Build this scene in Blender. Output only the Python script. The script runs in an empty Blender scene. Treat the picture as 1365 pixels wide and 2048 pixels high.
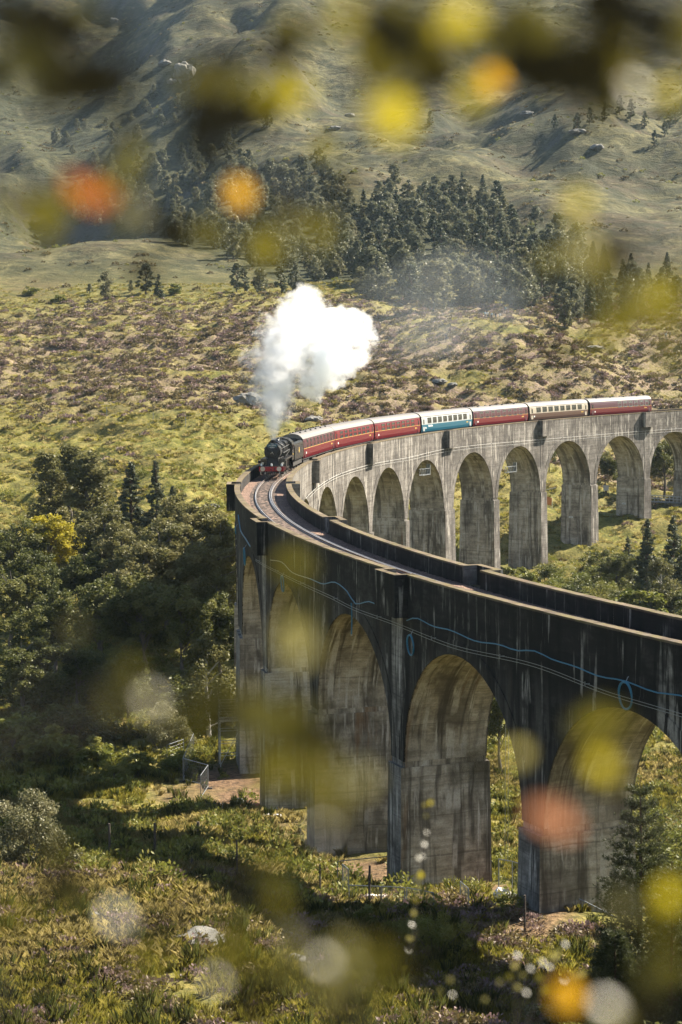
import bpy, bmesh, math, random
import numpy as np
from mathutils import Vector, Matrix
random.seed(7); rng = np.random.default_rng(7)
SC = bpy.context.scene; COL = SC.collection
R_ = math.radians

# ------------------------------------------------------------------ camera
F_PX, PITCH, ROLL = 3925.9, 0.0803, -0.0073          # focal length in photo pixels, downward pitch, roll
PW, PH = 1365.0, 2048.0
cd = bpy.data.cameras.new('camera'); cam = bpy.data.objects.new('camera', cd); COL.objects.link(cam); SC.camera = cam
cd.sensor_fit = 'VERTICAL'; cd.sensor_height = 36.0; cd.sensor_width = 24.0
cd.lens = F_PX / PH * 36.0
cd.clip_start = 0.05; cd.clip_end = 9000
_c, _s, _cr, _sr = math.cos(PITCH), math.sin(PITCH), math.cos(ROLL), math.sin(ROLL)
_fw = Vector((0, _c, -_s)); _up = Vector((0, _s, _c)); _rt = Vector((1, 0, 0))
rt = _rt*_cr + _up*_sr; up = -_rt*_sr + _up*_cr
cam.matrix_world = Matrix(((rt.x, up.x, -_fw.x, 0), (rt.y, up.y, -_fw.y, 0), (rt.z, up.z, -_fw.z, 0), (0, 0, 0, 1)))
cd.dof.use_dof = True; cd.dof.focus_distance = 190.0; cd.dof.aperture_fstop = 2.8

# ------------------------------------------------------------------ sky, sun, exposure
SUN_AZ, SUN_EL = R_(29), R_(41)                        # azimuth measured from +x (right) towards +y (away)
wd = bpy.data.worlds.new('World'); SC.world = wd; wd.use_nodes = True
wn = wd.node_tree.nodes; wl = wd.node_tree.links
sky = wn.new('ShaderNodeTexSky'); sky.sky_type = 'NISHITA'; sky.sun_disc = False
sky.sun_elevation = SUN_EL; sky.sun_rotation = math.pi/2 - SUN_AZ
sky.air_density = 1.0; sky.dust_density = 1.0; sky.ozone_density = 1.0
wl.new(sky.outputs[0], wn['Background'].inputs[0]); wn['Background'].inputs[1].default_value = 0.05
sd = bpy.data.lights.new('sun', 'SUN'); sun = bpy.data.objects.new('sun', sd); COL.objects.link(sun)
sd.energy = 5.0; sd.angle = R_(0.5); sd.color = (1.0, 0.90, 0.74)
sv = Vector((math.cos(SUN_EL)*math.cos(SUN_AZ), math.cos(SUN_EL)*math.sin(SUN_AZ), math.sin(SUN_EL)))
sun.rotation_euler = sv.to_track_quat('Z', 'Y').to_euler(); sun.location = (60, 60, 90)
SC.view_settings.view_transform = 'Standard'; SC.view_settings.look = 'None'
SC.view_settings.gamma = 1.0; SC.view_settings.use_curve_mapping = False
SC.view_settings.exposure = 1.92
SC.render.engine = 'CYCLES'
cy = SC.cycles
cy.use_denoising = True; cy.max_bounces = 14; cy.diffuse_bounces = 3; cy.glossy_bounces = 2
cy.transmission_bounces = 4; cy.transparent_max_bounces = 8; cy.volume_bounces = 12
cy.volume_step_rate = 1.0; cy.volume_max_steps = 256; cy.caustics_reflective = False; cy.caustics_refractive = False
cy.sample_clamp_indirect = 6.0

# ------------------------------------------------------------------ small helpers
def tag(o, label=None, cat=None, group=None, kind=None):
    if label: o['label'] = label
    if cat: o['category'] = cat
    if group: o['group'] = group
    if kind: o['kind'] = kind
    return o

def empty(name, loc=(0, 0, 0), rz=0.0, label=None, cat=None, group=None):
    o = bpy.data.objects.new(name, None); COL.objects.link(o)
    o.location = loc; o.rotation_euler = (0, 0, rz); o.empty_display_size = 0.3
    return tag(o, label, cat, group)

class MB:
    """collects faces with material slots and uv, then links them as ONE mesh object"""
    def __init__(s): s.v = []; s.f = []; s.m = []; s.uv = []
    def face(s, pts, mi=0, uv=None):
        b = len(s.v); s.v += [tuple(p) for p in pts]; s.f.append(tuple(range(b, b+len(pts)))); s.m.append(mi)
        s.uv += (uv if uv else [(0, 0)]*len(pts))
    def box(s, lo, hi, mi=0, M=None):
        (a, b, c), (d, e, f) = lo, hi
        P = [(a,b,c),(d,b,c),(d,e,c),(a,e,c),(a,b,f),(d,b,f),(d,e,f),(a,e,f)]
        if M is not None: P = [tuple(M @ Vector(p)) for p in P]
        for q in ((3,2,1,0),(4,5,6,7),(0,1,5,4),(1,2,6,5),(2,3,7,6),(3,0,4,7)):
            pts = [P[i] for i in q]; s.face(pts, mi, [(p[0]+p[1], p[2]) for p in pts])
    def bar(s, a, b, w, h=None, mi=0):
        a, b = Vector(a), Vector(b); d = b-a; L = d.length
        if L < 1e-6: return
        M = Matrix.Translation(a) @ d.to_track_quat('X', 'Z').to_matrix().to_4x4()
        h = h or w; s.box((0, -w/2, -h/2), (L, w/2, h/2), mi, M)
    def tube(s, pts, rad, n=8, mi=0, cap=True):
        pts = [Vector(p) for p in pts]; rings = []
        if not hasattr(rad, '__len__'): rad = [rad]*len(pts)
        for i, p in enumerate(pts):
            d = (pts[min(i+1, len(pts)-1)] - pts[max(i-1, 0)])
            if d.length < 1e-9: d = Vector((0, 0, 1))
            d.normalize(); q = d.to_track_quat('Z', 'X')
            rings.append([p + q @ Vector((rad[i]*math.cos(2*math.pi*k/n), rad[i]*math.sin(2*math.pi*k/n), 0)) for k in range(n)])
        b = len(s.v)
        for r in rings: s.v += [tuple(p) for p in r]
        for i in range(len(rings)-1):
            for k in range(n):
                k2 = (k+1) % n
                s.f.append((b+i*n+k, b+i*n+k2, b+(i+1)*n+k2, b+(i+1)*n+k)); s.m.append(mi)
                s.uv += [(k/n, i), ((k+1)/n, i), ((k+1)/n, i+1), (k/n, i+1)]
        if cap:
            s.f.append(tuple(b+k for k in reversed(range(n)))); s.m.append(mi); s.uv += [(0, 0)]*n
            e = b+(len(rings)-1)*n
            s.f.append(tuple(e+k for k in range(n))); s.m.append(mi); s.uv += [(0, 0)]*n
    def cyl(s, a, b, r, n=16, mi=0, r2=None): s.tube([a, b], [r, r if r2 is None else r2], n, mi)
    def mesh(s, name, mats):
        me = bpy.data.meshes.new(name); me.from_pydata(s.v, [], s.f)
        for m in (mats if isinstance(mats, (list, tuple)) else [mats]): me.materials.append(m)
        me.polygons.foreach_set('material_index', s.m)
        if s.uv:
            ul = me.uv_layers.new(name='UVMap'); ul.data.foreach_set('uv', np.array(s.uv, dtype=np.float32).ravel())
        me.update(); return me
    def build(s, name, mats, parent=None, smooth=False, weld=False):
        me = s.mesh(name, mats)
        if weld:
            bm = bmesh.new(); bm.from_mesh(me); bmesh.ops.remove_doubles(bm, verts=bm.verts, dist=1e-4); bm.to_mesh(me); bm.free()
        if smooth: smooth_mesh(me)
        return link(name, me, parent)

def smooth_mesh(me, ang=40):
    me.polygons.foreach_set('use_smooth', [True]*len(me.polygons))
    if ang < 180:
        try: me.set_sharp_from_angle(angle=R_(ang))
        except Exception: pass

def link(name, me, parent=None, loc=None, rot=None, scale=None):
    o = bpy.data.objects.new(name, me); COL.objects.link(o)
    if parent: o.parent = parent
    if loc is not None: o.location = loc
    if rot is not None: o.rotation_euler = rot
    if scale is not None: o.scale = scale if hasattr(scale, '__len__') else (scale,)*3
    return o

def np_mesh(name, V, Fq, mats, mi=None, attrs=None):
    """mesh from numpy: V (n,3), Fq (m,k) all faces with k corners"""
    me = bpy.data.meshes.new(name); V = np.asarray(V, np.float32); Fq = np.asarray(Fq, np.int32); k = Fq.shape[1]
    me.vertices.add(len(V)); me.vertices.foreach_set('co', V.ravel())
    me.loops.add(Fq.size); me.loops.foreach_set('vertex_index', Fq.ravel())
    me.polygons.add(len(Fq)); me.polygons.foreach_set('loop_start', np.arange(len(Fq), dtype=np.int32)*k)
    for m in (mats if isinstance(mats, (list, tuple)) else [mats]): me.materials.append(m)
    if mi is not None: me.polygons.foreach_set('material_index', np.asarray(mi, np.int32))
    for an, (dom, arr) in (attrs or {}).items():
        a = me.attributes.new(an, 'FLOAT', dom); a.data.foreach_set('value', np.asarray(arr, np.float32))
    me.update(calc_edges=True); me.validate(); return me

# ------------------------------------------------------------------ numpy gradient noise
def _h(ix, iy, seed):
    h = (ix.astype(np.int64)*374761393 + iy.astype(np.int64)*668265263 + seed*974634777) & 0x7fffffff
    h = ((h ^ (h >> 13))*1274126177) & 0x7fffffff
    return (h ^ (h >> 16)) & 0xffff
def pn(x, y, seed=0):
    x = np.asarray(x, float); y = np.asarray(y, float)
    ix, iy = np.floor(x), np.floor(y); fx, fy = x-ix, y-iy
    u, v = fx*fx*fx*(fx*(fx*6-15)+10), fy*fy*fy*(fy*(fy*6-15)+10)
    def g(a, b):
        t = _h(ix+a, iy+b, seed)*(2*math.pi/65536.); return np.cos(t)*(fx-a)+np.sin(t)*(fy-b)
    return ((g(0,0)*(1-u)+g(1,0)*u)*(1-v) + (g(0,1)*(1-u)+g(1,1)*u)*v)*1.5
def fbm(x, y, o=4, seed=0, ridged=False):
    t = 0; a = 1.0; n = 0
    for i in range(o):
        q = pn(x*2**i, y*2**i, seed+i*17)
        t = t + a*((1-2*np.abs(q)) if ridged else q); n += a; a *= .5
    return t/n
def sstep(a, b, x):
    t = np.clip((np.asarray(x, float)-a)/(b-a), 0, 1); return t*t*(3-2*t)

# ------------------------------------------------------------------ shader helpers
class NT:
    def __init__(s, m): s.t = m.node_tree; s.n = s.t.nodes; s.l = s.t.links
    def add(s, typ, ins=None, **props):
        nd = s.n.new(typ)
        for k, v in props.items(): setattr(nd, k, v)
        for k, v in (ins or {}).items():
            i = nd.inputs[k]
            if isinstance(v, bpy.types.NodeSocket): s.l.new(v, i)
            elif isinstance(v, bpy.types.Node): s.l.new(v.outputs[0], i)
            else: i.default_value = v
        return nd
    def noise(s, vec, scale, detail=3, rough=.55, dist=0.0):
        return s.add('ShaderNodeTexNoise', {'Vector': vec, 'Scale': scale, 'Detail': detail, 'Roughness': rough, 'Distortion': dist}).outputs[0]
    def ramp(s, fac, stops, interp='LINEAR'):
        r = s.add('ShaderNodeValToRGB', {0: fac}); e = r.color_ramp.elements; r.color_ramp.interpolation = interp
        while len(e) < len(stops): e.new(0.5)
        for i, (p, c) in enumerate(stops):
            e[i].position = p; c = (c, c, c) if not hasattr(c, '__len__') else c; e[i].color = (*c[:3], 1)
        return r.outputs[0]
    def mix(s, fac, a, b, mode='MIX'):
        m = s.add('ShaderNodeMix', data_type='RGBA', blend_type=mode)
        for k, v in ((0, fac), (6, a), (7, b)):
            if isinstance(v, bpy.types.NodeSocket): s.l.new(v, m.inputs[k])
            elif hasattr(v, '__len__'): m.inputs[k].default_value = (*v[:3], 1)
            else: m.inputs[k].default_value = v
        return m.outputs[2]
    def math(s, op, a, b=0.0, clamp=False):
        m = s.add('ShaderNodeMath', operation=op, use_clamp=clamp)
        for k, v in ((0, a), (1, b)):
            if isinstance(v, bpy.types.NodeSocket): s.l.new(v, m.inputs[k])
            else: m.inputs[k].default_value = v
        return m.outputs[0]
    def attr(s, name): return s.add('ShaderNodeAttribute', attribute_name=name)
    def mapping(s, vec, scale=(1,1,1), loc=(0,0,0)):
        return s.add('ShaderNodeMapping', {'Vector': vec, 'Scale': scale, 'Location': loc}).outputs[0]
    def bump(s, h, strength=.5, dist=.1):
        return s.add('ShaderNodeBump', {'Height': h, 'Strength': strength, 'Distance': dist}).outputs[0]

def new_mat(name):
    m = bpy.data.materials.new(name); m.use_nodes = True; t = NT(m); return m, t, t.n['Principled BSDF']
def setc(t, b, col):
    if isinstance(col, bpy.types.NodeSocket): t.l.new(col, b.inputs['Base Color'])
    else: b.inputs['Base Color'].default_value = (*col, 1)
def plain(name, col, rough=.6, metal=0.0, spec=.5, grime=.25, scale=3.0):
    """paint / metal / timber with a little wear so that nothing is perfectly flat"""
    m, t, b = new_mat(name)
    co = t.add('ShaderNodeTexCoord').outputs['Object']
    n = t.noise(co, scale, 4, .6)
    c = t.mix(t.ramp(n, [(.35, 0.0), (.75, grime)]), col, tuple(x*.45+.02 for x in col))
    setc(t, b, c); b.inputs['Roughness'].default_value = rough; b.inputs['Metallic'].default_value = metal
    b.inputs['Specular IOR Level'].default_value = spec
    return m
def leafy(name, cols, trans=.35, rough=.55, var='tint'):
    """foliage: colour varied by the per-leaf attribute and per instance, partly translucent"""
    m, t, b = new_mat(name)
    a = t.attr(var).outputs['Fac']; rnd = t.add('ShaderNodeObjectInfo').outputs['Random']
    st = [(i/(len(cols)-1), c) for i, c in enumerate(cols)]
    f = t.math('ADD', t.math('MULTIPLY', a, .7), t.math('MULTIPLY', rnd, .3))
    c = t.ramp(f, st)
    setc(t, b, c); b.inputs['Roughness'].default_value = rough; b.inputs['Specular IOR Level'].default_value = .3
    tr = t.add('ShaderNodeBsdfTranslucent', {'Color': t.mix(.5, c, (.30, .27, .03), 'ADD') if False else c})
    mx = t.add('ShaderNodeMixShader', {0: trans, 1: b.outputs[0], 2: tr.outputs[0]})
    t.l.new(mx.outputs[0], t.n['Material Output'].inputs[0])
    return m
# ------------------------------------------------------------------ terrain (real height field, metres; camera at the origin)
def ang(y): return PITCH + math.atan((y-1024.0)/F_PX)
_NEAR = [(-40, 2.0), (0, -1.8), (8, -4.6), (15, -8.0), (35, -16.0), (55, -22.0)]
_K = {
 0:    [(75,2048),(100,1765),(125,1690),(150,1615),(170,1530),(190,1450),(215,1362),(250,1220),(290,1090),(330,980),(370,890),(410,820),(450,760),(500,690),(560,630),(620,570),(680,525),(720,502),(770,485),(860,400),(960,315),(1060,225),(1180,120),(1320,20),(1500,-70),(1800,-220),(2300,-330)],
 350:  [(75,2060),(100,1780),(125,1690),(150,1615),(170,1530),(190,1450),(215,1352),(240,1205),(265,1080),(300,985),(340,900),(380,830),(420,775),(460,720),(510,655),(570,602),(630,555),(690,508),(730,490),(800,430),(900,330),(1000,250),(1120,165),(1260,70),(1450,-40),(1800,-200),(2300,-330)],
 700:  [(75,2048),(100,1830),(117,1785),(134,1708),(150,1620),(172,1530),(205,1410),(240,1300),(280,1200),(310,1100),(345,970),(375,880),(400,830),(430,770),(460,715),(490,665),(530,622),(580,590),(640,545),(720,480),(820,400),(920,320),(1020,250),(1150,165),(1300,70),(1500,-40),(1800,-200),(2300,-330)],
 1050: [(75,2080),(92,1920),(102,1815),(120,1765),(150,1650),(180,1530),(220,1380),(260,1260),(300,1172),(322,1137),(345,1050),(370,960),(395,880),(410,835),(425,785),(445,720),(465,662),(480,634),(510,628),(550,610),(600,570),(680,495),(780,410),(880,340),(1000,270),(1140,185),(1300,90),(1500,-30),(1800,-200),(2300,-330)],
 1365: [(70,2140),(88,1985),(104,1860),(120,1775),(140,1685),(165,1575),(200,1440),(250,1290),(300,1160),(340,1062),(352,1035),(372,1000),(390,950),(405,900),(420,850),(435,800),(455,740),(475,690),(495,655),(530,630),(580,600),(640,560),(720,500),(800,430),(880,360),(960,300),(1060,250),(1200,170),(1350,80),(1550,-40),(1800,-170),(2300,-320)],
}
_DG = np.concatenate([np.arange(-40, 60, 5.), 60*np.exp(np.arange(0, math.log(2700/60)+.01, .012))])
def _pchip(x, y, q):
    x = np.array(x, float); y = np.array(y, float); h = np.diff(x); dl = np.diff(y)/h; m = np.zeros(len(x))
    w1 = 2*h[1:]+h[:-1]; w2 = h[1:]+2*h[:-1]; ok = dl[1:]*dl[:-1] > 0
    m[1:-1] = np.where(ok, (w1+w2)/(w1/np.where(ok, dl[:-1], 1)+w2/np.where(ok, dl[1:], 1)), 0); m[0], m[-1] = dl[0], dl[-1]
    q = np.clip(q, x[0], x[-1]+400); i = np.clip(np.searchsorted(x, q)-1, 0, len(x)-2); t = (q-x[i])/h[i]
    return (2*t**3-3*t**2+1)*y[i]+(t**3-2*t**2+t)*h[i]*m[i]+(-2*t**3+3*t**2)*y[i+1]+(t**3-t**2)*h[i]*m[i+1]
_COLX = sorted(_K)
_T = np.array([_pchip([a for a, b in _NEAR]+[d for d, y in _K[c]], [b for a, b in _NEAR]+[-d*math.tan(ang(y)) for d, y in _K[c]], _DG) for c in _COLX])
# heights are blended over azimuth (pixel column) and depth
def base_z(x, y):
    x, y = np.broadcast_arrays(np.asarray(x, float), np.asarray(y, float))
    px = 682.5 + F_PX*x/np.maximum(y+25, 30)*1.12
    ci = np.clip(np.interp(px, _COLX, np.arange(len(_COLX))), 0, len(_COLX)-1.001)
    i = np.floor(ci).astype(int); f = ci-i; f = f*f*(3-2*f)
    di = np.clip(np.interp(y, _DG, np.arange(len(_DG))), 0, len(_DG)-1.001); j = np.floor(di).astype(int); g = di-j
    a = _T[i, j]*(1-g)+_T[i, j+1]*g; b = _T[i+1, j]*(1-g)+_T[i+1, j+1]*g
    return a*(1-f)+b*f
def ground_fn(x, y):
    z = base_z(x, y); d = np.maximum(y, 1.)
    near = 1-sstep(200, 260, d); moor = sstep(215, 290, d)*(1-sstep(540, 640, d)); far = sstep(560, 900, d)
    z = z + near*sstep(10, 60, d)*(.35*fbm(x/9, y/9, 3, 1)+.12*fbm(x/1.7, y/1.7, 2, 2))
    z = z + moor*(2.4*fbm(x/34, y/26, 3, 3)+1.35*(fbm(x/10, y/6.5, 2, 4, True)-.2)+.55*fbm(x/3.4, y/3.0, 2, 5))
    wx = x+22*pn(x/90, y/90, 31); wy = y+22*pn(x/90+7, y/90, 32)
    z = z + far*(34*(fbm(wx/150-wy/520, wy/300, 2, 6)+.1)+15*fbm(wx/60+wy/170, wy/110, 2, 7)+3.2*fbm(x/24, y/17, 3, 8)+.9*fbm(x/6, y/5, 2, 9))
    # the big left-hand shoulder that falls away from the sun and the gully behind it
    z = z - 50*sstep(680, 950, d)*sstep(-30, -150, x+.10*(d-1000))*(1-sstep(1400, 2000, d))
    z = z + 20*np.exp(-((x+52-.04*(d-900))/26)**2)*sstep(900, 1050, d)
    z = z + 17*np.exp(-((x-95-.12*(d-800))/30)**2)*sstep(760, 900, d)*(1-sstep(1500, 1900, d))
    return z
_dr = np.concatenate([np.array([-40,-20,-8,0,5,10,16,22,29,36,43,49]), 55*np.exp(np.arange(0, math.log(2650/55), .0034))])
_tc = np.linspace(-.255, .255, 400)
_tc = np.concatenate([[-1.2,-.8,-.5,-.36,-.30,-.275], _tc, [.275,.30,.36,.5,.8,1.2]])
GX = _tc[None, :]*(np.abs(_dr[:, None])+80); GY = np.repeat(_dr[:, None], len(_tc), 1)
GZ = ground_fn(GX, GY)
def gz(x, y):
    """height of the built ground mesh at x, y"""
    x, y = np.broadcast_arrays(np.asarray(x, float), np.asarray(y, float))
    ri = np.clip(np.interp(y, _dr, np.arange(len(_dr))), 0, len(_dr)-1.001); j = np.floor(ri).astype(int); g = ri-j
    t = x/(np.abs(y)+80); ci = np.clip(np.interp(t, _tc, np.arange(len(_tc))), 0, len(_tc)-1.001); i = np.floor(ci).astype(int); f = ci-i
    return (GZ[j, i]*(1-f)+GZ[j, i+1]*f)*(1-g)+(GZ[j+1, i]*(1-f)+GZ[j+1, i+1]*f)*g
def project(P):
    P = np.atleast_2d(np.asarray(P, float)); d = P[:, 1]*_c-P[:, 2]*_s; u = P[:, 1]*_s+P[:, 2]*_c
    X = P[:, 0]/d*F_PX; Y = -u/d*F_PX
    return np.c_[PW/2+X*_cr-Y*_sr, PH/2+X*_sr+Y*_cr, d]
def ray(px, py):
    a, b = px-PW/2, py-PH/2; X = a*_cr+b*_sr; Y = -a*_sr+b*_cr; u = -Y/F_PX
    return np.array([X/F_PX, _c+u*_s, -_s+u*_c])
_RT = np.exp(np.linspace(math.log(58), math.log(2300), 1400))
def at(px, py, dmin=58):
    """where the view line through a photo pixel meets the ground"""
    r = ray(px, py); t = _RT[_RT >= dmin]; P = t[:, None]*r; below = P[:, 2] < gz(P[:, 0], P[:, 1])
    k = int(np.argmax(below)) if below.any() else len(t)-1
    p = P[k]; return Vector((p[0], p[1], float(gz(p[0], p[1]))))
def at_d(px, d):
    """the ground point under photo column px at depth d"""
    x = (px-PW/2)/F_PX*d; return Vector((x, d, float(gz(x, d))))

def ground_zones(x, y):
    """natural cover: heather (0..1), bare earth (0..1), tall straw grass (0..1)"""
    n = fbm(x/40, y/30, 3, 21); n2 = fbm(x/11, y/9, 3, 22)
    px = 682.5+F_PX*x/np.maximum(y, 20)
    edge = 372 + np.where(px < 480, (480-px)*.10, 0)*1.0 - np.where(px > 480, np.minimum((px-480)*.02, 0), 0)
    heath = sstep(-14, 14, y-edge+34*n)*(1-sstep(520, 600, y+20*n))*np.clip(.70+1.1*n2+1.0*fbm(x/26+5, y/20, 2, 23), 0, 1)
    heath = np.maximum(heath, .55*sstep(.12, .35, n2)*(1-sstep(98, 118, y)))
    heath = np.maximum(heath, .35*sstep(.05, .4, n2)*sstep(600, 700, y))
    dirt = np.zeros_like(x)
    for px0, py0, r, k in ((465,1560,5.5,1.),(500,1600,4.5,1.),(395,1590,4.5,.7),(730,1745,5,.9),(745,1800,3.5,.7),(1060,1845,3.2,.9),(1010,1775,3,.9),(560,1660,5,.45),(1120,860,9,.2),(60,575,16,.3),(330,770,8,.2)):
        p = at(px0, py0); dirt = np.maximum(dirt, k*sstep(1.0, .35, np.hypot((x-p.x), (y-p.y)*.55)/r+.5*n2))
    return np.clip(heath, 0, 1), np.clip(dirt, 0, 1), sstep(-.1, .5, n)
def inside_np(poly, x, y):
    r = np.zeros(x.shape, bool); j = len(poly)-1
    for i in range(len(poly)):
        (xi, yi), (xj, yj) = poly[i], poly[j]
        r ^= ((yi > y) != (yj > y)) & (x < (xj-xi)*(y-yi)/((yj-yi) if yj != yi else 1e-9)+xi); j = i
    return r
W_PINE = [(690,450),(760,402),(860,392),(960,395),(1015,430),(1055,520),(1095,600),(1060,628),(960,612),(880,618),(740,600),(680,560)]
W_BIR = [(110,420),(200,360),(330,322),(420,296),(520,325),(560,352),(640,340),(710,415),(700,545),(640,575),(560,565),(480,525),(400,505),(330,480),(170,470)]
W_MIX = [(1050,560),(1090,600),(1130,645),(1260,645),(1365,630),(1365,560),(1240,560),(1130,480),(1060,440)]
def wood_shade_zone(x, y, z):
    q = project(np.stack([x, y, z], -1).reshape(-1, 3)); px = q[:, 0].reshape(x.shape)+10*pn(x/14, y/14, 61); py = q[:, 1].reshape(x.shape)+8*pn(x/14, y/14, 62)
    br = inside_np([(-200,560),(-200,120),(300,110),(470,170),(440,300),(330,330),(140,400),(90,470)], px, py)*.62  # upper-left slope: dark bracken, with the slope's shade put into its colour
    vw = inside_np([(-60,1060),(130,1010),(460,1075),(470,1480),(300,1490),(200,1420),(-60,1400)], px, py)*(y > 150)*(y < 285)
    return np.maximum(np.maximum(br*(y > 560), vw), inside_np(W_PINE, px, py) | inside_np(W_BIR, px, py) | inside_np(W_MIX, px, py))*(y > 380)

def ground_material():
    m, t, b = new_mat('ground_cover')
    pos = t.add('ShaderNodeNewGeometry').outputs['Position']
    n1 = t.noise(pos, .05, 4); n2 = t.noise(pos, .35, 4, .6); n3 = t.noise(pos, 2.2, 4, .7); n4 = t.noise(t.mapping(pos, (1, 1, 2.5)), .012, 5, .6)
    grass = t.ramp(n2, [(.30, (.060, .060, .010)), (.46, (.135, .132, .024)), (.60, (.225, .192, .050)), (.78, (.31, .245, .10))])
    grass = t.mix(t.ramp(n1, [(.42, 0), (.62, .55)]), grass, (.155, .120, .040))
    grass = t.mix(t.ramp(n3, [(.35, .75), (.6, 0)]), grass, (.032, .040, .010))
    hth = t.ramp(n3, [(.33, (.034, .027, .012)), (.47, (.15, .118, .058)), (.57, (.215, .155, .118)), (.72, (.28, .20, .185))])
    hth = t.mix(t.ramp(n2, [(.5, 0), (.66, .8)]), hth, (.135, .115, .035))
    col = t.mix(t.attr('heath').outputs['Fac'], grass, hth)
    dirt = t.ramp(n3, [(.35, (.045, .030, .018)), (.55, (.150, .092, .052)), (.75, (.260, .175, .105))])
    col = t.mix(t.attr('dirt').outputs['Fac'], col, dirt)
    far = t.ramp(n4, [(.34, (.024, .026, .011)), (.46, (.050, .048, .021)), (.56, (.125, .112, .048)), (.66, (.055, .045, .023))])
    n5 = t.noise(t.mapping(pos, (1, 1, 2.2)), .10, 7, .68, .4); n6 = t.noise(t.mapping(pos, (1, 1, 2)), .028, 6, .65, .5)
    far = t.mix(t.ramp(n5, [(.40, .85), (.54, 0)]), far, (.030, .033, .014))
    far = t.mix(t.ramp(n6, [(.52, 0), (.62, .6)]), far, (.070, .050, .028))
    far = t.mix(t.ramp(n5, [(.56, 0), (.68, .6)]), far, (.20, .175, .085))
    far = t.mix(t.ramp(n2, [(.36, .6), (.58, 0)]), far, (.030, .034, .015))
    col = t.mix(t.attr('far').outputs['Fac'], col, far)
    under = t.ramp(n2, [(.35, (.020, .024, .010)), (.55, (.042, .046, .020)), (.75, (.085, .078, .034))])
    col = t.mix(t.math('MULTIPLY', t.attr('wood').outputs['Fac'], .85), col, under)  # undergrowth, with the shade of woods and left slope put into its colour
    rockc = t.ramp(n3, [(.3, (.07, .07, .068)), (.6, (.065, .063, .058)), (.8, (.12, .115, .107))])
    col = t.mix(t.attr('rock').outputs['Fac'], col, rockc)
    setc(t, b, col); b.inputs['Roughness'].default_value = .9; b.inputs['Specular IOR Level'].default_value = .15
    h = t.math('ADD', t.math('ADD', t.math('MULTIPLY', n3, .5), t.math('MULTIPLY', n2, .8)), t.math('MULTIPLY', t.math('MULTIPLY', n5, t.attr('far').outputs['Fac']), 5.0))
    t.l.new(t.bump(h, .9, .5), b.inputs['Normal'])
    return m
GROUND = ground_material()
def build_terrain():
    nr, nc = GZ.shape
    V = np.stack([GX, GY, GZ], -1).reshape(-1, 3)
    he, di, st = ground_zones(GX, GY)
    far = sstep(560, 680, GY); wood = wood_shade_zone(GX, GY, GZ)
    gxr = np.gradient(GZ, axis=1)/np.maximum(np.gradient(GX, axis=1), 1e-3); gyr = np.gradient(GZ, axis=0)/np.gradient(GY, axis=0)
    slope = np.hypot(gxr, gyr)
    rock = .8*sstep(1.05, 1.5, slope+.7*fbm(GX/9, GY/9, 3, 41))*sstep(640, 800, GY)
    split = int(np.searchsorted(_dr, 600))
    def part(name, r0, r1):
        idx = np.arange(r0*nc, r1*nc).reshape(-1, nc); off = r0*nc
        q = np.stack([idx[:-1, :-1], idx[:-1, 1:], idx[1:, 1:], idx[1:, :-1]], -1).reshape(-1, 4)-off
        sl = slice(r0*nc, r1*nc)
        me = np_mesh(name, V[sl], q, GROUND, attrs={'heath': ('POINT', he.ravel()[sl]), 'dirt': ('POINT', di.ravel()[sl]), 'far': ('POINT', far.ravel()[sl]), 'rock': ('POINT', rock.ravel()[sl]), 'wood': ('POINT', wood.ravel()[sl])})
        smooth_mesh(me, 180)
        tag(link(name, me), kind='structure')
    part('ground', 0, split+1); part('hills', split, nr)
build_terrain()
# ------------------------------------------------------------------ the viaduct: arc of radius R round a centre to the right
VCX, VCY, VH, VG, VR = 219.035, 195.292, 12.316, 0.0099, 226.594
WO, WI = 2.685, -2.677                                  # outer and inner faces
CROWN = -3.77; RAD = 7.62; SPRING = CROWN-RAD-.35
def vp(s, w, dz=0.0):
    th = s/VR; return Vector((VCX-(VR+w)*math.cos(th), VCY+(VR+w)*math.sin(th), -VH+VG*s+dz))
def vdir(s): th = s/VR; return Vector((math.sin(th), math.cos(th), 0))     # along the track, +s
def vout(s): th = s/VR; return Vector((-math.cos(th), math.sin(th), 0))    # away from the centre
BAYW = 17.07
CROWNS = [-155.8, -138.8, -121.7, -104.5, -87.1, -69.8, -52.7, -35.2, -14.5, 3.0, 20.5, 37.9, 55.1, 72.0, 88.9, 108.0, 125.1, 142.3, 159.7, 177.0, 194.1, 211.2]
PIERS = []                                              # (s, half thickness)
for a, b in zip(CROWNS[:-1], CROWNS[1:]): PIERS.append(((a+b)/2, (b-a)/2-RAD))
PIERS = [(CROWNS[0]-RAD-.95, .95)]+PIERS+[(CROWNS[-1]+RAD+.95, .95)]
REFUGE = [i for i, (s, h) in enumerate(PIERS) if any(abs(s-q) < 4 for q in (-147.5, -113, -79, -44.5, -6, 29, 63, 98.4, 134, 168.4, 203))]

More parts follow.
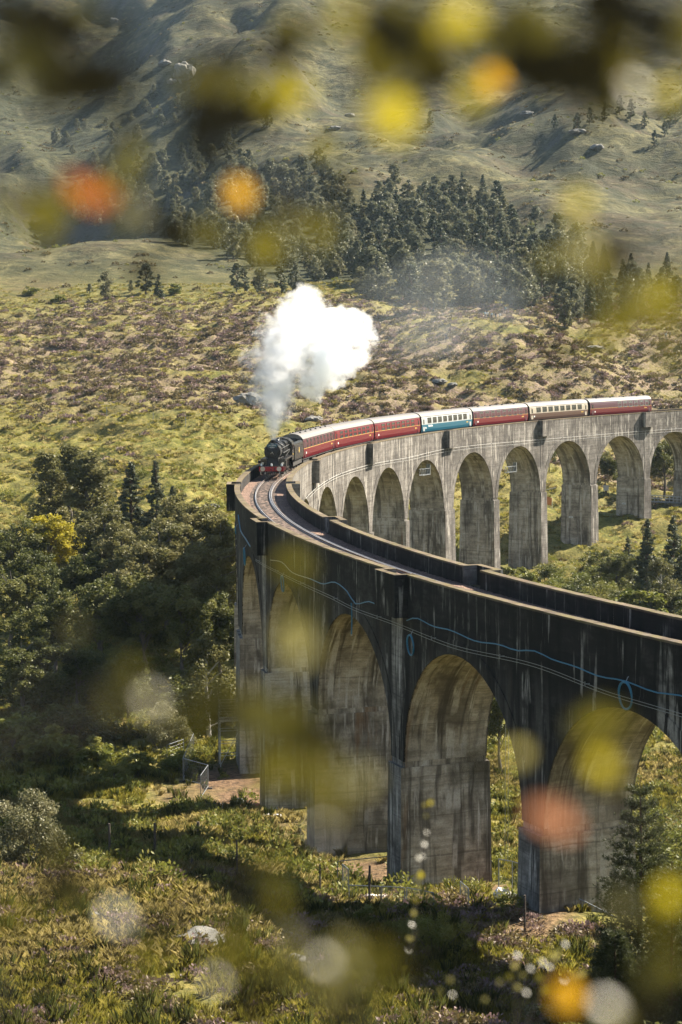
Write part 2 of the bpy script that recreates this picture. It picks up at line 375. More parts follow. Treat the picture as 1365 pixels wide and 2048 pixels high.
def concrete(name, c_dark, c_mid, c_light, white=.5, black=.6, rust=.15, boards=.5, moss=0.0, wth=.535, lower=None):
    m, t, b = new_mat(name)
    uv0 = t.add('ShaderNodeUVMap', uv_map='UVMap').outputs[0]
    wob = t.add('ShaderNodeTexNoise', {'Vector': t.mapping(uv0, (.5, .25, 1)), 'Scale': 1.0, 'Detail': 2})
    uv = t.add('ShaderNodeVectorMath', {0: uv0, 1: t.add('ShaderNodeVectorMath', {0: wob.outputs['Color'], 3: .35}, operation='SCALE').outputs[0]}, operation='ADD').outputs[0]
    pos = t.add('ShaderNodeNewGeometry').outputs['Position']
    big = t.noise(t.mapping(uv, (.16, .22, 1)), 1.0, 5, .6)
    mid = t.noise(t.mapping(uv, (.9, 1.6, 1)), 1.0, 5, .65)
    fine = t.noise(pos, 9.0, 3, .7)
    col = t.ramp(t.math('ADD', t.math('MULTIPLY', big, .55), t.math('MULTIPLY', mid, .45)), [(.38, c_dark), (.5, c_mid), (.61, c_light)])
    # board marks of the shuttering: thin level lines, each lift a little different
    bn = t.noise(t.mapping(uv, (.06, 5.5, 1)), 1.0, 2, .5)
    col = t.mix(t.math('MULTIPLY', t.ramp(bn, [(.38, 1), (.5, 0)]), boards*.75), col, tuple(x*.5 for x in c_dark))
    lift = t.noise(t.mapping(uv, (.02, .75, 1)), 1.0, 1, .5)
    col = t.mix(t.math('MULTIPLY', t.ramp(lift, [(.5, 0), (.56, 1)]), .35*boards), col, c_light)
    # pour joints every lift, and broad damp blotches
    vz = t.add('ShaderNodeSeparateXYZ', {0: uv}).outputs[1]
    jt = t.math('PINGPONG', t.math('MULTIPLY', vz, .82), 1.0)
    col = t.mix(t.math('MULTIPLY', t.ramp(jt, [(.0, 1), (.045, 0)]), .55), col, tuple(x*.45 for x in c_dark))
    bl = t.noise(t.mapping(uv, (.42, .17, 1), (7, 3, 0)), 1.0, 5, .66)
    col = t.mix(t.math('MULTIPLY', t.ramp(bl, [(.50, 0), (.60, 1)]), black*.85), col, tuple(x*.42 for x in c_dark))
    if lower:                                           # below the hung wires the wall is less black and more lime-streaked
        lo = t.math('MULTIPLY', t.ramp(t.math('MULTIPLY', vz, -.1), [(.30, 0), (.62, 1)]), t.ramp(t.noise(t.mapping(uv, (1.1, .10, 1), (4, 8, 0)), 1.0, 5, .65), [(.40, 0), (.60, 1)]))
        col = t.mix(t.math('MULTIPLY', lo, .8), col, lower)
    # black run-off, lime streaks, rust
    sk = t.noise(t.mapping(uv, (1.3, .085, 1)), 1.0, 4, .62, .3)
    col = t.mix(t.math('MULTIPLY', t.ramp(sk, [(.52, 0), (.62, 1)]), black), col, tuple(x*.30 for x in c_dark))
    sw = t.noise(t.mapping(uv, (2.1, .10, 1), (13, 5, 0)), 1.0, 5, .66, .25)
    brk = t.noise(t.mapping(uv, (.5, .45, 1), (3, 9, 0)), 1.0, 3, .6)
    wmask = t.math('MULTIPLY', t.ramp(sw, [(wth, 0), (wth+.06, 1)]), t.ramp(brk, [(.42, 0), (.58, 1)]))
    col = t.mix(t.math('MULTIPLY', wmask, white), col, (.46, .43, .38))
    sr = t.noise(t.mapping(uv, (.55, .06, 1), (31, 2, 0)), 1.0, 4, .6, .2)
    col = t.mix(t.math('MULTIPLY', t.ramp(sr, [(.62, 0), (.72, 1)]), rust), col, (.16, .085, .035))
    col = t.mix(t.ramp(fine, [(.3, .35), (.55, 0)]), col, tuple(x*.5 for x in c_dark))
    if moss:
        col = t.mix(t.math('MULTIPLY', t.ramp(mid, [(.45, 0), (.6, 1)]), moss), col, (.105, .090, .030))
    setc(t, b, col); b.inputs['Roughness'].default_value = .88; b.inputs['Specular IOR Level'].default_value = .25
    h = t.math('ADD', t.math('MULTIPLY', bn, .5), t.math('MULTIPLY', mid, .6)); h = t.math('ADD', h, t.math('MULTIPLY', fine, .25))
    t.l.new(t.bump(h, .5, .08), b.inputs['Normal'])
    return m
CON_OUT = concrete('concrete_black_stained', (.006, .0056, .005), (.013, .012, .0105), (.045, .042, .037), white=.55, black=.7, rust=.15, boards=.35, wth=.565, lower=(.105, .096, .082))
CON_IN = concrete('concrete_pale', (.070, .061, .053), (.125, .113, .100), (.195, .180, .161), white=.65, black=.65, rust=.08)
CON_BAR = concrete('concrete_soffit', (.16, .137, .105), (.35, .31, .245), (.50, .46, .39), white=.95, black=.75, rust=.8, boards=.35)
CON_PIER = concrete('concrete_pier', (.080, .074, .064), (.185, .172, .152), (.32, .30, .27), white=.9, black=.8, rust=.3, boards=.35)
CON_TOP = concrete('concrete_coping', (.07,.052,.034), (.14,.105,.07), (.21,.165,.115), white=.1, black=.2, rust=.5, boards=0, moss=.7)
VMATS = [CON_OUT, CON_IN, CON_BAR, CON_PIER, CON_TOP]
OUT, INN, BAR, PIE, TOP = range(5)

viaduct = empty('railway_viaduct', vp(0, 0, -25), 0, 'long curved concrete railway viaduct of tall round arches crossing the valley', 'viaduct')
class VMB(MB):
    """builds in (s along the track, w across, dz below parapet top) and stores metres relative to the viaduct's empty"""
    def q(s, pts, mi, uvmode):
        P = [vp(*p)-viaduct.location for p in pts]
        if uvmode == 's': uv = [(p[0], p[2]) for p in pts]
        elif uvmode == 'w': uv = [(p[1]+pts[0][0]*3.7, p[2]) for p in pts]
        else: uv = [(p[0], p[1]+40) for p in pts]
        s.face(P, mi, uv)
    def vbox(s, s0, s1, w0, w1, z0, z1, mo=OUT, mi_=INN, mt=TOP, me=PIE, bat=0.0, n=1, ends=True, bottom=True):
        """z1 top, z0 bottom; bat widens the foot"""
        for k in range(n):
            a = s0+(s1-s0)*k/n; b = s0+(s1-s0)*(k+1)/n
            ab = a-(bat if k == 0 else 0); bb = b+(bat if k == n-1 else 0)
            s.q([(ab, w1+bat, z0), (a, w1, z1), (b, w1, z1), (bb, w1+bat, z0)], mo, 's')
            s.q([(bb, w0-bat, z0), (b, w0, z1), (a, w0, z1), (ab, w0-bat, z0)], mi_, 's')
            s.q([(a, w0, z1), (b, w0, z1), (b, w1, z1), (a, w1, z1)], mt, 't')
            if bottom: s.q([(ab, w1+bat, z0), (bb, w1+bat, z0), (bb, w0-bat, z0), (ab, w0-bat, z0)], mt, 't')
            if ends and k == 0: s.q([(ab, w0-bat, z0), (a, w0, z1), (a, w1, z1), (ab, w1+bat, z0)], me, 'w')
            if ends and k == n-1: s.q([(bb, w1+bat, z0), (b, w1, z1), (b, w0, z1), (bb, w0-bat, z0)], me, 'w')
DECK = -1.22                                            # concrete deck level under the ballast
def build_viaduct():
    for i, sc in enumerate(CROWNS):
        m = VMB(); e0, e1 = PIERS[i][0], PIERS[i+1][0]; N = 28
        cz = CROWN-RAD
        ss = [sc-RAD*math.cos(math.pi*k/N) for k in range(N+1)]; zz = [cz+RAD*math.sin(math.pi*k/N) for k in range(N+1)]
        for k in range(N):
            a, b, za, zb = ss[k], ss[k+1], zz[k], zz[k+1]
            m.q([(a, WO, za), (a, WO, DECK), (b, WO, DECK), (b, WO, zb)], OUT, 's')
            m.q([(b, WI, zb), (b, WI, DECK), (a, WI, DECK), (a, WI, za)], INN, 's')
            la, lb = math.pi*RAD*k/N, math.pi*RAD*(k+1)/N    # soffit: uv follows the curve so streaks run down it
            va, vb = (la if k < N/2 else math.pi*RAD-la), (lb if k < N/2 else math.pi*RAD-lb)
            m.face([vp(a, WI, za)-viaduct.location, vp(a, WO, za)-viaduct.location, vp(b, WO, zb)-viaduct.location, vp(b, WI, zb)-viaduct.location], BAR,
                   [(WI+i*9, va), (WO+i*9, va), (WO+i*9, vb), (WI+i*9, vb)])
        for a, b in ((e0, ss[0]), (ss[-1], e1)):
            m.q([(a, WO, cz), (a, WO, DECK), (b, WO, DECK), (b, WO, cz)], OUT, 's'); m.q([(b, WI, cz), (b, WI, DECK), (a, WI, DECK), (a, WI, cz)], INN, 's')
        o = m.build('arch', VMATS, viaduct)
        # the raised ring that follows the arch on each face
        for w, sg, mi in ((WO, 1, OUT), (WI, -1, INN)):
            r = VMB(); ro = RAD+.85; p = .05*sg
            for k in range(N):
                t0, t1 = math.pi*k/N, math.pi*(k+1)/N
                A = [(sc-RAD*math.cos(t0), cz+RAD*math.sin(t0)), (sc-RAD*math.cos(t1), cz+RAD*math.sin(t1)), (sc-ro*math.cos(t1), cz+ro*math.sin(t1)), (sc-ro*math.cos(t0), cz+ro*math.sin(t0))]
                f = [(a[0], w+p, a[1]) for a in A]
                r.q(f[::-1] if sg > 0 else f, mi, 's')
                g = [(A[3][0], w-.05*sg, A[3][1]), (A[2][0], w-.05*sg, A[2][1]), (A[2][0], w+p, A[2][1]), (A[3][0], w+p, A[3][1])]
                r.q(g if sg < 0 else g[::-1], mi, 's')
                g = [(A[0][0], w-.05*sg, A[0][1]), (A[1][0], w-.05*sg, A[1][1]), (A[1][0], w+p, A[1][1]), (A[0][0], w+p, A[0][1])]
                r.q(g if sg > 0 else g[::-1], mi, 's')
            r.build('arch_ring', VMATS, o)
        if i % 1 == 0:
            d = VMB(); d.vbox(e0, e1, WI+.46, WO-.46, DECK-.25, DECK+.02, n=8, ends=False, bottom=False); d.build('deck', VMATS, viaduct)
    for i, (s, h) in enumerate(PIERS):
        fx = [vp(s, WO), vp(s, WI)]; g = min(float(gz(f.x, f.y)) for f in fx)-1.5
        zb = g-vp(s, 0).z; m = VMB()
        pr = .24                                        # the shaft below the springing stands proud of the spandrels
        m.vbox(s-h-.02, s+h+.02, WI-pr, WO+pr, zb, SPRING, PIE, INN, PIE, BAR, bat=(SPRING-zb)/75)
        m.vbox(s-h+.012, s+h-.012, WI+.02, WO-.02, SPRING, CROWN-RAD+.02, PIE, INN, PIE, BAR, bottom=False)
        o = m.build('pier', VMATS, viaduct)
        if i in REFUGE:                                 # a paler, sheltered band under each refuge
            for w0, w1 in ((WO-.02, WO+.05), (WI-.05, WI+.02)):
                k = VMB(); k.vbox(s-h*.85, s+h*.85, w0, w1, SPRING+.004, -2.56, PIE, INN, PIE, PIE); k.build('pilaster', VMATS, o)
    # parapets, broken where a refuge steps out over a pier
    RW = 1.25
    cuts = [PIERS[0][0]]+[PIERS[i][0] for i in REFUGE]+[PIERS[-1][0]]
    for a, b in zip(cuts[:-1], cuts[1:]):
        if b-a < 3: continue
        a2 = a+RW if a != PIERS[0][0] else a; b2 = b-RW if b != PIERS[-1][0] else b
        n = max(1, round((b2-a2)/17)); 
        for k in range(n):
            p, q = a2+(b2-a2)*k/n, a2+(b2-a2)*(k+1)/n
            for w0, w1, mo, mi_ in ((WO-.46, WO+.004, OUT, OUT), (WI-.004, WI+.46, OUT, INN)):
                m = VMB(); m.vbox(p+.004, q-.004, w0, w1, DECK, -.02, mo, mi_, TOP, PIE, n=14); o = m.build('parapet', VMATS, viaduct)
                c = VMB()                               # uneven weathered coping, a touch proud of the wall
                for j in range(14):
                    x0, x1 = p+.004+(q-p-.008)*j/14, p+.004+(q-p-.008)*(j+1)/14
                    e = random.uniform(-.012, .02); c.vbox(x0+.004, x1-.004, w0-.035, w1+.035, -.10, random.uniform(.0, .022), TOP, TOP, TOP, TOP)
                c.build('coping', VMATS, o)
    for i in REFUGE:
        s = PIERS[i][0]
        for sg, w in ((1, WO), (-1, WI)):
            a = lambda x: w+sg*x
            m = VMB(); ww = sorted
            def bx(s0, s1, x0, x1, z0, z1, inner=PIE):
                w0, w1 = sorted((a(x0), a(x1)))
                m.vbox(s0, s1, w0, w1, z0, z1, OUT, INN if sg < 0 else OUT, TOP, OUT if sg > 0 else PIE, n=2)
            bx(s-RW-.02, s+RW+.02, .42, .86, -1.2, 0.03)                   # front wall
            bx(s-RW-.42, s-RW-.022, -.45, .86, -1.2, 0.03); bx(s+RW+.022, s+RW+.42, -.45, .86, -1.2, 0.03)   # cheeks
            bx(s-RW-.42, s+RW+.42, .012, .85, -2.55, -1.2)                 # corbel block and floor
            o = m.build('refuge', VMATS, viaduct)
build_viaduct()

# ------------------------------------------------------------------ track
def ballast_material():
    m, t, b = new_mat('ballast_stone'); pos = t.add('ShaderNodeNewGeometry').outputs['Position']
    v = t.add('ShaderNodeTexVoronoi', {'Vector': pos, 'Scale': 11.0}); n = t.noise(pos, .8, 3)
    c = t.ramp(v.outputs['Color'], [(.1, (.080, .050, .038)), (.5, (.21, .125, .088)), (.9, (.38, .25, .19))])
    c = t.mix(t.ramp(n, [(.4, .5), (.65, 0)]), c, (.10, .062, .040)); setc(t, b, c); b.inputs['Roughness'].default_value = .9
    t.l.new(t.bump(v.outputs['Distance'], 1.0, .08), b.inputs['Normal']); return m
BALLAST = ballast_material()
def rail_material():
    m, t, b = new_mat('rail_steel'); pos = t.add('ShaderNodeTexCoord').outputs['Object']
    g = t.add('ShaderNodeNewGeometry').outputs['Normal']; z = t.add('ShaderNodeSeparateXYZ', {0: g}).outputs[2]
    n = t.noise(pos, 1.2, 3); top = t.math('GREATER_THAN', z, .9)
    c = t.mix(top, t.ramp(n, [(.35, (.07, .038, .022)), (.65, (.14, .075, .045))]), (.62, .60, .58)); setc(t, b, c)
    t.l.new(top, b.inputs['Metallic']); b.inputs['Roughness'].default_value = .38; return m
RAILM = rail_material()
S0, S1 = PIERS[0][0], PIERS[-1][0]
def build_track():
    rows = np.arange(S0, S1, .30); ws = np.linspace(WI+.455, WO-.455, 20)
    V = []; 
    for s in rows:
        th = s/VR
        h = -1.10-.03*(np.abs(ws) > 1.5)+.055*(pn(s*3.1+ws*0, ws*3.3, 51))-.04*np.exp(-((np.abs(ws)-.72)/.12)**2)
        V.append(np.stack([VCX-(VR+ws)*math.cos(th), VCY+(VR+ws)*math.sin(th), -VH+VG*s+h], -1))
    V = np.array(V); nr, nc = V.shape[:2]; idx = np.arange(nr*nc).reshape(nr, nc)
    q = np.stack([idx[:-1, :-1], idx[1:, :-1], idx[1:, 1:], idx[:-1, 1:]], -1).reshape(-1, 4)
    me = np_mesh('ballast', V.reshape(-1, 3), q, BALLAST); smooth_mesh(me, 180)
    tag(link('ballast', me), 'reddish brown stone ballast filling the deck between the parapets', kind='stuff')
    tr = empty('railway_track', vp(0, 0, -1.1), 0, 'single curved railway line with bright steel rails on reddish ballast', 'railway track')
    prof = [(-.070, 0), (.070, 0), (.070, .018), (.012, .035), (.012, .115), (.036, .125), (.036, .155), (-.036, .155), (-.036, .125), (-.012, .115), (-.012, .035), (-.070, .018)]
    for nm, w in (('rail', -.7525), ('rail', .7525), ('check_rail', -.60)):
        m = MB(); ss = np.arange(S0, S1, 1.0)
        for a, b in zip(ss[:-1], ss[1:]):
            for k in range(len(prof)):
                (x0, y0), (x1, y1) = prof[k], prof[(k+1) % len(prof)]; zb = -1.085
                m.face([vp(a, w+x0, zb+y0)-tr.location, vp(a, w+x1, zb+y1)-tr.location, vp(b, w+x1, zb+y1)-tr.location, vp(b, w+x0, zb+y0)-tr.location], 0)
        m.build(nm, RAILM, tr)
    sl = MB(); sl.box((-1.28, -.125, -.1), (1.28, .125, .02)); sme = sl.mesh('sleeper', plain('weathered_sleeper', (.13, .11, .095), .9))
    for s in np.arange(-60, 14, .70):
        P = vp(s, 0, -1.095)-tr.location; o = link('sleeper', sme, tr, P, (0, 0, -s/VR+math.pi))
build_track()
RAILTOP = -1.085+.155
# ------------------------------------------------------------------ haze: the air between here and the hill
def volume_mat(name, col, dens, aniso=0.0):
    m = bpy.data.materials.new(name); m.use_nodes = True; nt = m.node_tree
    nt.nodes.remove(nt.nodes['Principled BSDF'])
    v = nt.nodes.new('ShaderNodeVolumePrincipled'); v.inputs['Color'].default_value = (*col, 1); v.inputs['Density'].default_value = dens
    v.inputs['Anisotropy'].default_value = aniso; v.inputs['Density Attribute'].default_value = ''
    nt.links.new(v.outputs[0], nt.nodes['Material Output'].inputs['Volume']); return m, v
_hz, _ = volume_mat('haze_air', (.60, .80, 1.0), .000034, .2)
_m = MB(); _m.box((-3700, -90, float(GZ.min())-2), (3700, 2800, float(GZ.max())+40))
tag(_m.build('haze', _hz), 'thin blue summer haze lying over the glen and hillside', kind='stuff')

# ------------------------------------------------------------------ the train
MAROON = plain('maroon_paint', (.125, .011, .017), .28, spec=.6, grime=.15)
MAROON2 = plain('maroon_paint_faded', (.072, .020, .026), .35, spec=.6, grime=.3)
CREAM = plain('cream_paint', (.36,.32,.25), .32, grime=.15)
OFFWHITE = plain('off_white_paint', (.36,.375,.37), .32, grime=.15)
BLUE = plain('rail_blue_paint', (.014, .095, .145), .3, grime=.12)
BROWN = plain('chocolate_paint', (.085, .048, .036), .32, grime=.2)
ROOFG = plain('roof_grey', (.135, .125, .115), .6, grime=.3)
BLACKG = plain('gloss_black', (.016, .016, .017), .24, spec=.7, grime=.1)
BLACKM = plain('matt_black', (.010, .010, .010), .6, grime=.2)
UNDER = plain('underframe_grime', (.030, .026, .022), .85, grime=.4)
YELLOW = plain('lining_yellow', (.60, .40, .10), .4, grime=.1)
WHITE = plain('white_enamel', (.78, .78, .75), .35, grime=.1)
REDP = plain('buffer_beam_red', (.42, .014, .020), .3, grime=.15)
STEEL = plain('bright_steel', (.50, .49, .47), .3, metal=1.0, grime=.3)
TEAL = plain('headboard_blue', (.016, .085, .120), .35, grime=.1)
COAL = plain('coal', (.012, .012, .013), .4, grime=.5, scale=9)
def glass_mat():
    m, t, b = new_mat('window_glass'); co = t.add('ShaderNodeTexCoord').outputs['Object']
    c = t.ramp(t.noise(co, 1.3, 2), [(.4, (.012, .016, .016)), (.62, (.075, .085, .078))]); setc(t, b, c)
    b.inputs['Roughness'].default_value = .08; b.inputs['Specular IOR Level'].default_value = .7; return m
GLASS = glass_mat()
def coach_profile():
    p = [(1.30, .98), (1.385, 1.35), (1.41, 1.75), (1.41, 2.02), (1.405, 2.10), (1.385, 2.60), (1.34, 2.98), (1.27, 3.16)]
    r = [(1.30, 3.19), (1.18, 3.38), (.98, 3.56), (.70, 3.70), (.36, 3.78), (0, 3.80)]
    return p, r
_LOC = {}
def coach(name, s_mid, low, up, label, wins, side_extra=None, vents=0, faded=False, waist=YELLOW, toplight=False):
    t = vdir(s_mid); root = empty(name, vp(s_mid, 0, RAILTOP), math.atan2(t.y, t.x), label, 'railway coach', 'coaches of the steam train')
    root.rotation_euler = (0, -VG, math.atan2(t.y, t.x))
    L = 19.5/2; p, r = coach_profile(); m = MB()
    # sides with window openings left open are panelled round the windows; windows sit in recesses
    for sg in (1, -1):
        for k in range(len(p)-1):
            (y0, z0), (y1, z1) = p[k], p[k+1]; mi = 0 if (z0+z1)/2 < 2.06 else 1
            q = [(-L, sg*y0, z0), (L, sg*y0, z0), (L, sg*y1, z1), (-L, sg*y1, z1)]
            m.face(q if sg < 0 else q[::-1], mi)
    prof = [(y, z) for y, z in p]
    for x, f in ((-L, 1), (L, -1)):                     # ends
        pts = [(x, y, z) for y, z in prof]+[(x, y, z) for y, z in r]+[(x, -y, z) for y, z in reversed(r[:-1])]+[(x, -y, z) for y, z in reversed(prof)]
        m.face(pts if f > 0 else pts[::-1], 2)
    m.face([(-L, 1.3, .98), (L, 1.3, .98), (L, -1.3, .98), (-L, -1.3, .98)], 2)
    body = m.build('body', [low, up, BLACKM], root)
    m = MB(); rr = [(y, z) for y, z in r]+[(-y, z) for y, z in reversed(r[:-1])]
    for k in range(len(rr)-1):
        m.face([(-L-.06, rr[k][0], rr[k][1]), (L+.06, rr[k][0], rr[k][1]), (L+.06, rr[k+1][0], rr[k+1][1]), (-L-.06, rr[k+1][0], rr[k+1][1])][::-1], 0)
    for x in (-L-.06, L+.06): 
        m.face([(x, y, z) for y, z in rr] if x < 0 else [(x, y, z) for y, z in rr[::-1]], 0)
    for sg in (1, -1): m.box((-L-.06, min(sg*1.26, sg*1.33), 3.15), (L+.06, max(sg*1.26, sg*1.33), 3.19), 0)
    roof = m.build('roof', ROOFG, root, smooth=True)
    vm = MB(); vm.box((-.16, -.11, 0), (.16, .11, .10)); vm.box((-.09, -.06, .10), (.09, .06, .15))
    vme = _LOC.setdefault('vent', vm.mesh('roof_vent', BLACKM))
    for k in range(vents):
        for y in ((.42, -.42) if k % 2 else (.42,)): link('roof_vent', vme, roof, (-L+1.2+(2*L-2.4)*k/max(1, vents-1), y, 3.755))
    # windows: frame and a pane set into the side
    for (x, w, z0, z1) in wins:
        key = ('win', round(w, 2), z0, z1, toplight)
        if key not in _LOC:
            a = MB(); h = z1-z0
            for (x0, x1, b0, b1) in ((-w/2-.05, -w/2, -.05, h+.05), (w/2, w/2+.05, -.05, h+.05), (-w/2, w/2, -.05, 0), (-w/2, w/2, h, h+.05)):
                a.box((x0, -.025, b0), (x1, .03, b1), 0)
            if toplight: a.box((-w/2, -.02, h*.72), (w/2, .03, h*.76), 0); a.box((-.02, -.02, h*.76), (.02, .03, h), 0)
            g = MB(); g.box((-w/2, -.02, 0), (w/2, .008, h), 0)
            _LOC[key] = (a.mesh('window', [STEEL if toplight else UNDER]), g.mesh('pane', GLASS))
        fm, gm = _LOC[key]
        for sg in (1, -1):
            f = link('window', fm, root, (x, sg*1.40, z0), (R_(3.4)*sg, 0, 0 if sg > 0 else math.pi)); 
            f.rotation_euler = (R_(3.4) if sg > 0 else R_(3.4), 0, 0 if sg > 0 else math.pi)
            link('pane', gm, f)
    # lining, doors, lettering
    m = MB()
    for sg in (1, -1):
        y = sg*1.412
        for z in ((2.035, 2.075),) if waist else (): m.box((-L, min(y, y+sg*.006), z[0]), (L, max(y, y+sg*.006), z[1]), 0)
        if waist is YELLOW: 
            y2 = sg*1.300; m.box((-L, min(y2, y2+sg*.012), 3.02), (L, max(y2, y2+sg*.012), 3.05), 0)
    if waist: m.build('lining', waist, root)
    dm = MB(); dm.box((-.30, -.02, 0), (.30, .015, 1.9)); dme = _LOC.setdefault(('door', up.name), dm.mesh('door', [up]))
    dw = MB(); dw.box((-.2, 0, .95), (.2, .022, 1.65)); dwe = _LOC.setdefault('dw', dw.mesh('door_pane', GLASS))
    hh = MB(); hh.box((.2, .015, .75), (.26, .06, .80)); hhe = _LOC.setdefault('hh', hh.mesh('door_handle', STEEL))
    for x in (-L+.75, L-.75):
        for sg in (1, -1):
            d = link('door', dme, root, (x, sg*1.405, 1.10), (R_(1.2), 0, 0 if sg > 0 else math.pi)); link('door_pane', dwe, d); link('door_handle', hhe, d)
    m = MB()
    for sg in (1, -1):
        y = sg*1.413; x0 = L-2.4
        for k in range(5): m.box((x0+.16*k, min(y, y+sg*.005), 1.62), (x0+.16*k+.10, max(y, y+sg*.005), 1.80), 0)
        m.box((-L+1.3, min(y, y+sg*.005), 1.42), (-L+1.6, max(y, y+sg*.005), 1.66), 1)
        if side_extra == 'logo':
            for k in range(6): m.box((-L+2.4+.27*k, min(y, y+sg*.006), 1.66), (-L+2.4+.27*k+.17, max(y, y+sg*.006), 1.93-.06*(k % 2)), 1)
    m.build('lettering', [YELLOW, WHITE], root)
    # underframe, gangways, bogies
    m = MB(); m.box((-L+.05, -1.22, .80), (L-.05, 1.22, .975)); m.box((-3.2, -1.1, .45), (-1.2, 1.1, .80)); m.box((.8, -1.0, .40), (2.6, 1.0, .80)); m.build('underframe', UNDER, root)
    for x in (-1, 1):
        m = MB(); m.box((min(x*L, x*(L+.34)), -.52, 1.05), (max(x*L, x*(L+.34)), .52, 3.30)); m.build('gangway', BLACKM, root)
        for y in (-.86, .86): m = MB(); m.cyl((x*L, y, 1.05), (x*(L+.30), y, 1.05), .10, 8); m.cyl((x*(L+.29), y, 1.05), (x*(L+.34), y, 1.05), .22, 12); m.build('buffer', UNDER, root)
    bm_ = MB(); 
    for y in (-1.0, 1.0): bm_.box((-1.75, y-.08, .38), (1.75, y+.08, .68))
    bm_.box((-.3, -1.0, .42), (.3, 1.0, .70)); bme = _LOC.setdefault('bogie', bm_.mesh('bogie', UNDER))
    wm = MB(); wm.cyl((0, -.06, 0), (0, .06, 0), .457, 20); wme = _LOC.setdefault('wheel', wm.mesh('wheel', UNDER))
    for x in (-L+2.9, L-2.9):
        b = link('bogie', bme, root, (x, 0, 0))
        for wx in (-1.3, 1.3):
            for wy in (-.75, .75): link('wheel', wme, b, (wx, wy, .457))
    return root
def even(n, x0, x1, w, z0, z1): return [(x0+(x1-x0)*k/(n-1), w, z0, z1) for k in range(n)]
_J = [31.2, 50.9, 70.9, 91.3, 111.5, 131.7, 152.0, 172.5]
_mid = [(a+b)/2 for a, b in zip(_J[:-1], _J[1:])]
coach('passenger_coach', _mid[0], MAROON, MAROON2, 'maroon coach with tall narrow windows coupled right behind the locomotive tender', even(8, -7.4, 7.4, .62, 2.14, 3.0), vents=12)
coach('passenger_coach', _mid[1], MAROON, MAROON, 'bright maroon coach with seven windows, second behind the locomotive', even(7, -6.6, 6.6, 1.15, 2.16, 2.92), vents=0)
coach('passenger_coach', _mid[2], MAROON, MAROON, 'bright maroon coach coupled directly in front of the blue and white coach', even(7, -6.4, 6.4, 1.15, 2.16, 2.92), vents=0)
coach('passenger_coach', _mid[3], BLUE, OFFWHITE, 'blue and white coach in the middle of the maroon train', even(8, -6.9, 6.9, 1.25, 2.22, 2.95), 'logo', waist=None)
coach('passenger_coach', _mid[4], MAROON, MAROON2, 'dark maroon coach with vented windows between the blue and the brown coaches', even(8, -7.0, 7.0, 1.0, 2.10, 3.0), vents=9, toplight=True)
coach('passenger_coach', _mid[5], BROWN, CREAM, 'chocolate brown and cream coach near the rear of the train', even(8, -6.9, 6.9, 1.25, 2.22, 2.95), waist=None)
coach('passenger_coach', _mid[6], MAROON, MAROON2, 'maroon brake coach with a blank luggage half at the tail of the train', even(6, -.6, 8.2, 1.0, 2.10, 3.0), vents=9, toplight=True)

# locomotive: local +x is forwards, x = 0 at the buffer faces, z = 0 at rail top
S_LOCO = 11.2
def loco_frame(name, s_front, s_mid, label, cat):
    t = -vdir(s_mid); a = math.atan2(t.y, t.x)
    mid = vp(s_mid, 0, RAILTOP); dist = (s_mid-s_front); o = mid+Vector((math.cos(a), math.sin(a), 0))*dist
    root = empty(name, o, a, label, cat); root.rotation_euler = (0, VG, a); return root
def text_part(name, body, size, mat, parent, loc, rot, ext=.006):
    c = bpy.data.curves.new(name, 'FONT'); c.body = body; c.size = size; c.extrude = ext; c.align_x = 'CENTER'; c.align_y = 'CENTER'
    c.materials.append(mat); o = bpy.data.objects.new(name, c)
    COL.objects.link(o); bpy.context.view_layer.update(); me = bpy.data.meshes.new_from_object(o.evaluated_get(bpy.context.evaluated_depsgraph_get())); bpy.data.objects.remove(o)
    me.name = name; o = bpy.data.objects.new(name, me); COL.objects.link(o); o.parent = parent; o.location = loc; o.rotation_euler = rot; return o
FRONT = (math.pi/2, 0, math.pi/2)                       # text facing +x
